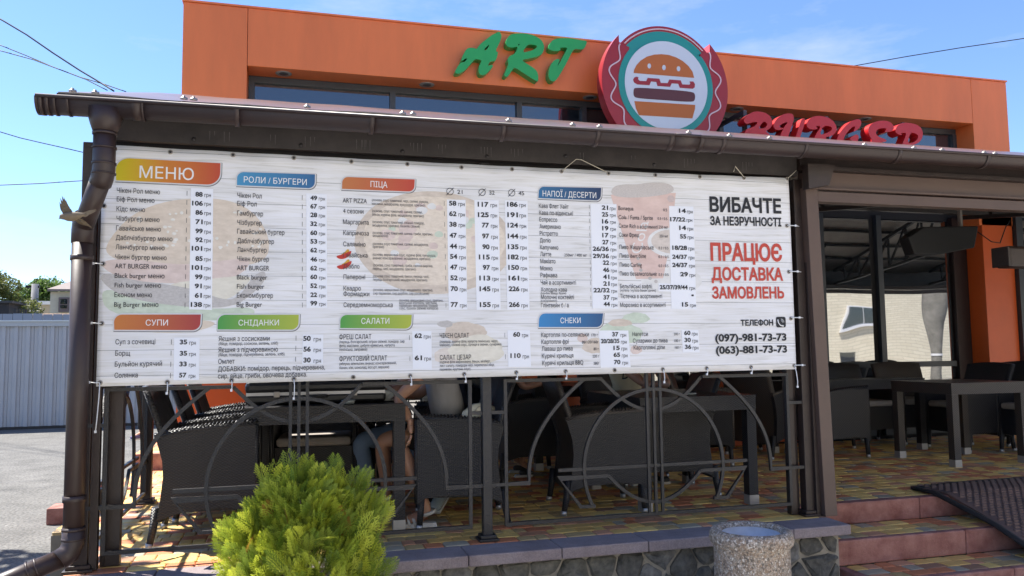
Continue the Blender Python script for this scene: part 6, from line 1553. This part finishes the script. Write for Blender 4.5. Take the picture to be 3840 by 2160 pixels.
def person(label, J, shirt, legs_mat, shorts=True, shoe='sandal', hair_c=(.06, .035, .02), face=(0, -1, 0), s=1.0, hands=None, shoe_mat=None, sleeve=.5):
    """J: joints dict: pelvis, chest, neck, head, shL, elL, wrL, shR, elR, wrR, hpL, knL, anL, toL, hpR, knR, anR, toR"""
    J = {k: Vector(v) for k, v in J.items()}
    e = empty('person', (J['pelvis'].x, J['pelvis'].y, F), 0, label, 'person'); o = Vector((J['pelvis'].x, J['pelvis'].y, F))
    L = {k: v-o for k, v in J.items()}
    mid = L['pelvis'].lerp(L['chest'], .5)
    nd = {'pelvis': (L['pelvis'], (.095*s, .08*s)), 'mid': (mid, (.085*s, .075*s)), 'chest': (L['chest'], (.10*s, .08*s)), 'neck': (L['neck'], .052*s), 'h0': (L['neck'].lerp(L['head'], .45), .062*s), 'head': (L['head'], .092*s), 'crown': (L['head']+Vector((0, 0, .07*s)), .072*s)}
    ed = [('pelvis', 'mid'), ('mid', 'chest'), ('chest', 'neck'), ('neck', 'h0'), ('h0', 'head'), ('head', 'crown')]
    for sd4 in 'LR':
        nd['sh'+sd4] = (L['sh'+sd4], .058*s); nd['ua'+sd4] = (L['sh'+sd4].lerp(L['el'+sd4], .5), .046*s); nd['el'+sd4] = (L['el'+sd4], .037*s); nd['fa'+sd4] = (L['el'+sd4].lerp(L['wr'+sd4], .35), .038*s); nd['wr'+sd4] = (L['wr'+sd4], .024*s)
        ed += [('chest', 'sh'+sd4), ('sh'+sd4, 'ua'+sd4), ('ua'+sd4, 'el'+sd4), ('el'+sd4, 'fa'+sd4), ('fa'+sd4, 'wr'+sd4)]
        nd['hp'+sd4] = (L['hp'+sd4], .088*s); nd['th'+sd4] = (L['hp'+sd4].lerp(L['kn'+sd4], .5), .075*s); nd['kn'+sd4] = (L['kn'+sd4], .054*s); nd['ca'+sd4] = (L['kn'+sd4].lerp(L['an'+sd4], .33), .053*s); nd['sn'+sd4] = (L['kn'+sd4].lerp(L['an'+sd4], .75), .036*s); nd['an'+sd4] = (L['an'+sd4], .033*s); nd['ft'+sd4] = (L['an'+sd4].lerp(L['to'+sd4], .55), (.036*s, .026*s)); nd['to'+sd4] = (L['to'+sd4], (.036*s, .016*s))
        ed += [('pelvis', 'hp'+sd4), ('hp'+sd4, 'th'+sd4), ('th'+sd4, 'kn'+sd4), ('kn'+sd4, 'ca'+sd4), ('ca'+sd4, 'sn'+sd4), ('sn'+sd4, 'an'+sd4), ('an'+sd4, 'ft'+sd4), ('ft'+sd4, 'to'+sd4)]
    ms = [skin_mesh(nd, ed, 2)]
    for sd4 in 'LR':
        dd, nn_, cu = (hands or {}).get(sd4, ((L['wr'+sd4]-L['el'+sd4]), Vector((0, 0, -1)), .5))
        ms += hand(L['wr'+sd4], dd, nn_, 1 if sd4 == 'R' else -1, cu, s)
    fd = Vector(face).normalized(); rt_ = fd.cross(Vector((0, 0, 1))).normalized(); H = L['head']
    ms.append(skin_mesh({'a': (H+fd*.085*s+Vector((0, 0, .015*s)), .009*s), 'b': (H+fd*.112*s-Vector((0, 0, .012*s)), .014*s)}, [('a', 'b')], 1))
    for k in (-1, 1): ms.append(skin_mesh({'a': (H+rt_*k*.093*s+Vector((0, 0, .018*s)), .010*s), 'b': (H+rt_*k*.097*s-Vector((0, 0, .018*s)), .008*s)}, [('a', 'b')], 1))
    link_mesh('body', join_meshes('body', ms, skin), e)
    # face
    ew, ed_ = mat('eye_white', (.7, .7, .7), .3), mat('iris_dark', (.03, .02, .015), .2)
    for k in (-1, 1):
        c = H+fd*.083*s+rt_*k*.032*s+Vector((0, 0, .016*s)); ob = MB().lathe([(0, .010*s), (.007*s, .007*s), (.0105*s, 0), (.007*s, -.007*s), (0, -.010*s)], n=10).build('eye', ew, e); ob.location = c
        ob2 = MB().lathe([(0, .005*s), (.004*s, .003*s), (.005*s, 0), (0, -.004*s)], n=8).build('iris', ed_, ob); ob2.location = fd*.0085*s
    MB().tube([H+fd*.092*s-rt_*.022*s-Vector((0, 0, .048*s)), H+fd*.099*s-Vector((0, 0, .050*s)), H+fd*.092*s+rt_*.022*s-Vector((0, 0, .048*s))], [.003*s, .0055*s, .003*s], 6, up=(0, 0, 1)).build('lips', mat('lips', (.40, .13, .11), .5), e)
    hn = {'a': (H+Vector((0, 0, .05*s))-fd*.028*s, .100*s), 'b': (H-fd*.055*s, .086*s), 'c': (L['neck'].lerp(H, .35)-fd*.06*s, .055*s)}
    link_mesh('hair', join_meshes('hair', [skin_mesh(hn, [('a', 'b'), ('b', 'c')], 2)], mat('hair', hair_c, .5, var=.3, vscale=40, stretch=(1, 1, .1))), e)
    # shirt
    sn_ = {'pelvis': (L['pelvis']+Vector((0, 0, .03*s)), (.155*s, .135*s)), 'mid': (mid, (.145*s, .128*s)), 'chest': (L['chest'], (.150*s, .128*s)), 'neck': (L['chest'].lerp(L['neck'], .72), .066*s)}
    se = [('pelvis', 'mid'), ('mid', 'chest'), ('chest', 'neck')]
    for sd4 in 'LR':
        sn_['sh'+sd4] = (L['sh'+sd4], .084*s); sn_['sl'+sd4] = (L['sh'+sd4].lerp(L['el'+sd4], sleeve), .074*s); se += [('chest', 'sh'+sd4), ('sh'+sd4, 'sl'+sd4)]
    link_mesh('shirt', join_meshes('shirt', [skin_mesh(sn_, se, 2)], shirt), e)
    # trousers / shorts
    pn = {'pelvis': (L['pelvis'], (.138*s, .115*s))}; pe_ = []
    for sd4 in 'LR':
        pn['hp'+sd4] = (L['hp'+sd4], .102*s); pn['th'+sd4] = (L['hp'+sd4].lerp(L['kn'+sd4], .55), .092*s); pe_ += [('pelvis', 'hp'+sd4), ('hp'+sd4, 'th'+sd4)]
        pn['k'+sd4] = (L['hp'+sd4].lerp(L['kn'+sd4], .86 if shorts else 1.0), .082*s if shorts else .072*s); pe_ += [('th'+sd4, 'k'+sd4)]
        if not shorts:
            pn['c'+sd4] = (L['kn'+sd4].lerp(L['an'+sd4], .4), .064*s); pn['a'+sd4] = (L['kn'+sd4].lerp(L['an'+sd4], .93), .052*s); pe_ += [('k'+sd4, 'c'+sd4), ('c'+sd4, 'a'+sd4)]
    link_mesh('shorts' if shorts else 'trousers', join_meshes('legwear', [skin_mesh(pn, pe_, 2)], legs_mat), e)
    # shoes
    smt = shoe_mat or mat('shoe_white', (.62, .60, .55), .6)
    for sd4 in 'LR':
        A, Tt = L['an'+sd4], L['to'+sd4]; d = Tt-A; dh = Vector((d.x, d.y, d.z)).normalized(); up_ = Vector((0, 0, 1)); up_ = (up_-dh*up_.dot(dh)).normalized(); sdv = dh.cross(up_)
        heel = A-dh*.035*s-up_*.050*s; toe = Tt+dh*.028*s-up_*.022*s
        if abs(d.z) < .07: heel.z = toe.z = .012
        if shoe == 'sandal':
            sl = MB(); ww = .042*s
            ring = []
            for t_, k in ((0, .6), (.12, .85), (.35, .75), (.7, 1.0), (.9, .85), (1, .45)): ring.append((t_, k))
            pt = [heel.lerp(toe, t_)+sdv*ww*k for t_, k in ring]+[heel.lerp(toe, t_)-sdv*ww*k for t_, k in ring[::-1]]; n = len(pt)
            vs = [p-up_*.011 for p in pt]+[p+up_*.014 for p in pt]; sl.add(vs, [list(range(n))[::-1], list(range(n, 2*n))]+[[i, (i+1) % n, n+(i+1) % n, n+i] for i in range(n)])
            so = sl.build('sandal', smt, e)
            for t_, hgt in ((.62, .050), (.78, .040)):
                c = heel.lerp(toe, t_); MB().tube([c+sdv*ww, c+sdv*ww*.75+up_*hgt*.8*s, c+up_*(hgt+.012)*s, c-sdv*ww*.75+up_*hgt*.8*s, c-sdv*ww], .009, 6, flat=.35).build('strap', smt, so)
            c = A-up_*.004; MB().tube([c+(dh*math.cos(R(a))+sdv*math.sin(R(a)))*.041*s for a in range(0, 360, 30)], .009, 6, closed=True, up=(0, 0, 1), flat=1.2).build('strap', smt, so)
        else:
            sm3 = skin_mesh({'h': (heel+up_*.040*s+dh*.015, (.038*s, .042*s)), 'm': (heel.lerp(toe, .45)+up_*.036*s, (.043*s, .036*s)), 't': (heel.lerp(toe, .85)+up_*.026*s, (.042*s, .026*s)), 'e': (toe+up_*.022*s, (.032*s, .020*s))}, [('h', 'm'), ('m', 't'), ('t', 'e')], 2)
            so = link_mesh('shoe', join_meshes('shoe', [sm3], smt), e)
            MB().add([p-up_*.012 for p in (heel+sdv*.04*s, toe+sdv*.035*s, toe-sdv*.035*s, heel-sdv*.04*s)]+[p+up_*.010 for p in (heel+sdv*.042*s, toe+sdv*.038*s, toe-sdv*.038*s, heel-sdv*.042*s)],
                     [(0, 3, 2, 1), (4, 5, 6, 7), (0, 1, 5, 4), (1, 2, 6, 5), (2, 3, 7, 6), (3, 0, 4, 7)]).build('sole', mat('sole_white', (.6, .6, .58), .6), so)
    return e
grey_sh = mat('grey_tshirt', (.27, .26, .255), .9, var=.15, vscale=9, bump=.5, bscale=14, stretch=(1, 1, .25))
black_cl = mat('black_shorts', (.008, .008, .009), .85, bump=.2, bscale=30)
beige_sh = mat('beige_tshirt', (.74, .64, .42), .9, var=.1, bump=.3, bscale=16); jeans = mat('light_jeans', (.16, .23, .34), .85, var=.15)
white_cl = mat('white_cotton', (.60, .60, .62), .9); navy = mat('navy_cloth', (.03, .04, .07), .9)
person('seated person in grey t-shirt and black shorts, elbow on the left table',
       dict(pelvis=(.97, 4.98, 1.06), chest=(.90, 4.98, 1.40), neck=(.84, 4.98, 1.60), head=(.78, 4.98, 1.74), shL=(.88, 4.82, 1.50), elL=(.625, 4.90, 1.262), wrL=(.69, 4.80, 1.125),
            shR=(.86, 5.14, 1.50), elR=(.64, 5.22, 1.29), wrR=(.42, 5.12, 1.29), hpL=(.95, 4.90, 1.03), knL=(.615, 4.86, 1.02), anL=(.80, 4.83, .585), toL=(.665, 4.84, .54),
            hpR=(.95, 5.07, 1.03), knR=(.56, 5.16, .99), anR=(.62, 5.40, .585), toR=(.50, 5.40, .54)), grey_sh, black_cl, True, 'sandal', (.10, .06, .035), (-1, 0, -.1),
       hands={'L': (Vector((.02, -.05, -1)), Vector((-1, 0, 0)), .35), 'R': (Vector((-1, -.2, 0)), Vector((0, 0, -1)), .4)})
person('second seated person in light jeans behind the grey-shirted one',
       dict(pelvis=(1.14, 5.72, 1.05), chest=(1.10, 5.72, 1.38), neck=(1.05, 5.72, 1.58), head=(1.0, 5.72, 1.72), shL=(1.06, 5.55, 1.48), elL=(.86, 5.50, 1.25), wrL=(.62, 5.48, 1.27),
            shR=(1.06, 5.88, 1.48), elR=(.86, 5.92, 1.27), wrR=(.62, 5.90, 1.28), hpL=(1.12, 5.63, 1.02), knL=(.68, 5.45, 1.0), anL=(.98, 5.26, .66), toL=(.90, 5.16, .55),
            hpR=(1.12, 5.80, 1.02), knR=(.45, 5.50, .95), anR=(.52, 5.62, .60), toR=(.40, 5.60, .54)), navy, jeans, False, 'shoe', (.05, .03, .02), (-1, 0, -.1), shoe_mat=mat('sneaker_grey', (.34, .40, .42), .7))
person('child in white shorts seated sideways deeper on the terrace',
       dict(pelvis=(1.76, 6.55, 1.02), chest=(1.78, 6.55, 1.28), neck=(1.80, 6.55, 1.45), head=(1.83, 6.53, 1.57), shL=(1.79, 6.68, 1.37), elL=(1.90, 6.70, 1.25), wrL=(2.05, 6.66, 1.26),
            shR=(1.79, 6.43, 1.37), elR=(1.86, 6.38, 1.24), wrR=(2.02, 6.40, 1.27), hpL=(1.78, 6.62, .99), knL=(2.04, 6.62, .92), anL=(1.86, 6.70, .62), toL=(1.95, 6.68, .57),
            hpR=(1.78, 6.48, .99), knR=(2.02, 6.42, .90), anR=(1.84, 6.44, .62), toR=(1.93, 6.43, .57)), black_cl, white_cl, True, 'shoe', (.14, .08, .04), (1, 0, -.1), s=.8, shoe_mat=mat('shoe_dark', (.05, .05, .05), .7))
pb = person('seated person in beige lettered t-shirt resting elbows on the middle table',
       dict(pelvis=(2.70, 6.22, 1.06), chest=(2.69, 6.08, 1.38), neck=(2.69, 6.02, 1.58), head=(2.69, 5.97, 1.72), shL=(2.86, 6.05, 1.48), elL=(2.90, 5.84, 1.26), wrL=(2.74, 5.72, 1.27),
            shR=(2.52, 6.05, 1.48), elR=(2.70, 5.82, 1.262), wrR=(2.74, 5.78, 1.44), hpL=(2.78, 6.15, 1.03), knL=(2.80, 5.80, 1.02), anL=(2.80, 5.85, .6), toL=(2.80, 5.72, .54),
            hpR=(2.60, 6.15, 1.03), knR=(2.56, 5.80, 1.02), anR=(2.56, 5.85, .6), toR=(2.56, 5.72, .54)), beige_sh, navy, False, 'shoe', (.05, .035, .02), (0, -1, -.1),
       hands={'R': (Vector((0, -.1, 1)), Vector((0, -1, 0)), .7), 'L': (Vector((-1, -.2, 0)), Vector((0, 0, -1)), .5)}, shoe_mat=mat('shoe_black', (.02, .02, .02), .7))
V, Fc = glyphs('DY', .02); mbx = MB().add([(-.16+v[0]*.085+v[1]*.02, -.295, .81+v[1]*.10) for v in V], Fc); mbx.build('shirt_lettering', ink_bold, pb)
person('passer-by in dark trousers and purple sneakers beyond the left railing',
       dict(pelvis=(-1.66, 10.9, 1.42), chest=(-1.66, 10.9, 1.75), neck=(-1.66, 10.9, 1.95), head=(-1.66, 10.88, 2.10), shL=(-1.48, 10.9, 1.87), elL=(-1.44, 10.9, 1.60), wrL=(-1.46, 10.85, 1.36), shR=(-1.84, 10.9, 1.87), elR=(-1.88, 10.9, 1.60), wrR=(-1.86, 10.85, 1.36),
            hpL=(-1.57, 10.9, 1.38), knL=(-1.55, 10.88, .98), anL=(-1.53, 10.92, .575), toL=(-1.50, 10.80, .53), hpR=(-1.75, 10.9, 1.38), knR=(-1.77, 10.88, .98), anR=(-1.80, 10.92, .575), toR=(-1.88, 10.82, .53)), navy, black_cl, False, 'shoe', (.05, .035, .02), (0, -1, 0), shoe_mat=mat('sneaker_purple', (.12, .09, .20), .7))
bag = empty('white_bag', (1.12, 4.80, 1.13), 0, 'white rounded handbag lying against the wicker chair of the grey-shirted person', 'bag')
MB().tube([(-.12, 0, -.02), (-.09, 0, .02), (-.03, 0, .05), (.04, 0, .06), (.09, 0, .055)], [.012, .035, .045, .042, .015], 12, flat=.6).build('pouch', mat('white_leather', (.62, .60, .50), .5), bag)
MB().tube([(-.05, -.03, .04), (-.02, -.033, .075), (.03, -.033, .085), (.07, -.03, .07)], .0035, 6).build('seam', mat('seam_beige', (.45, .42, .34), .6), bag)
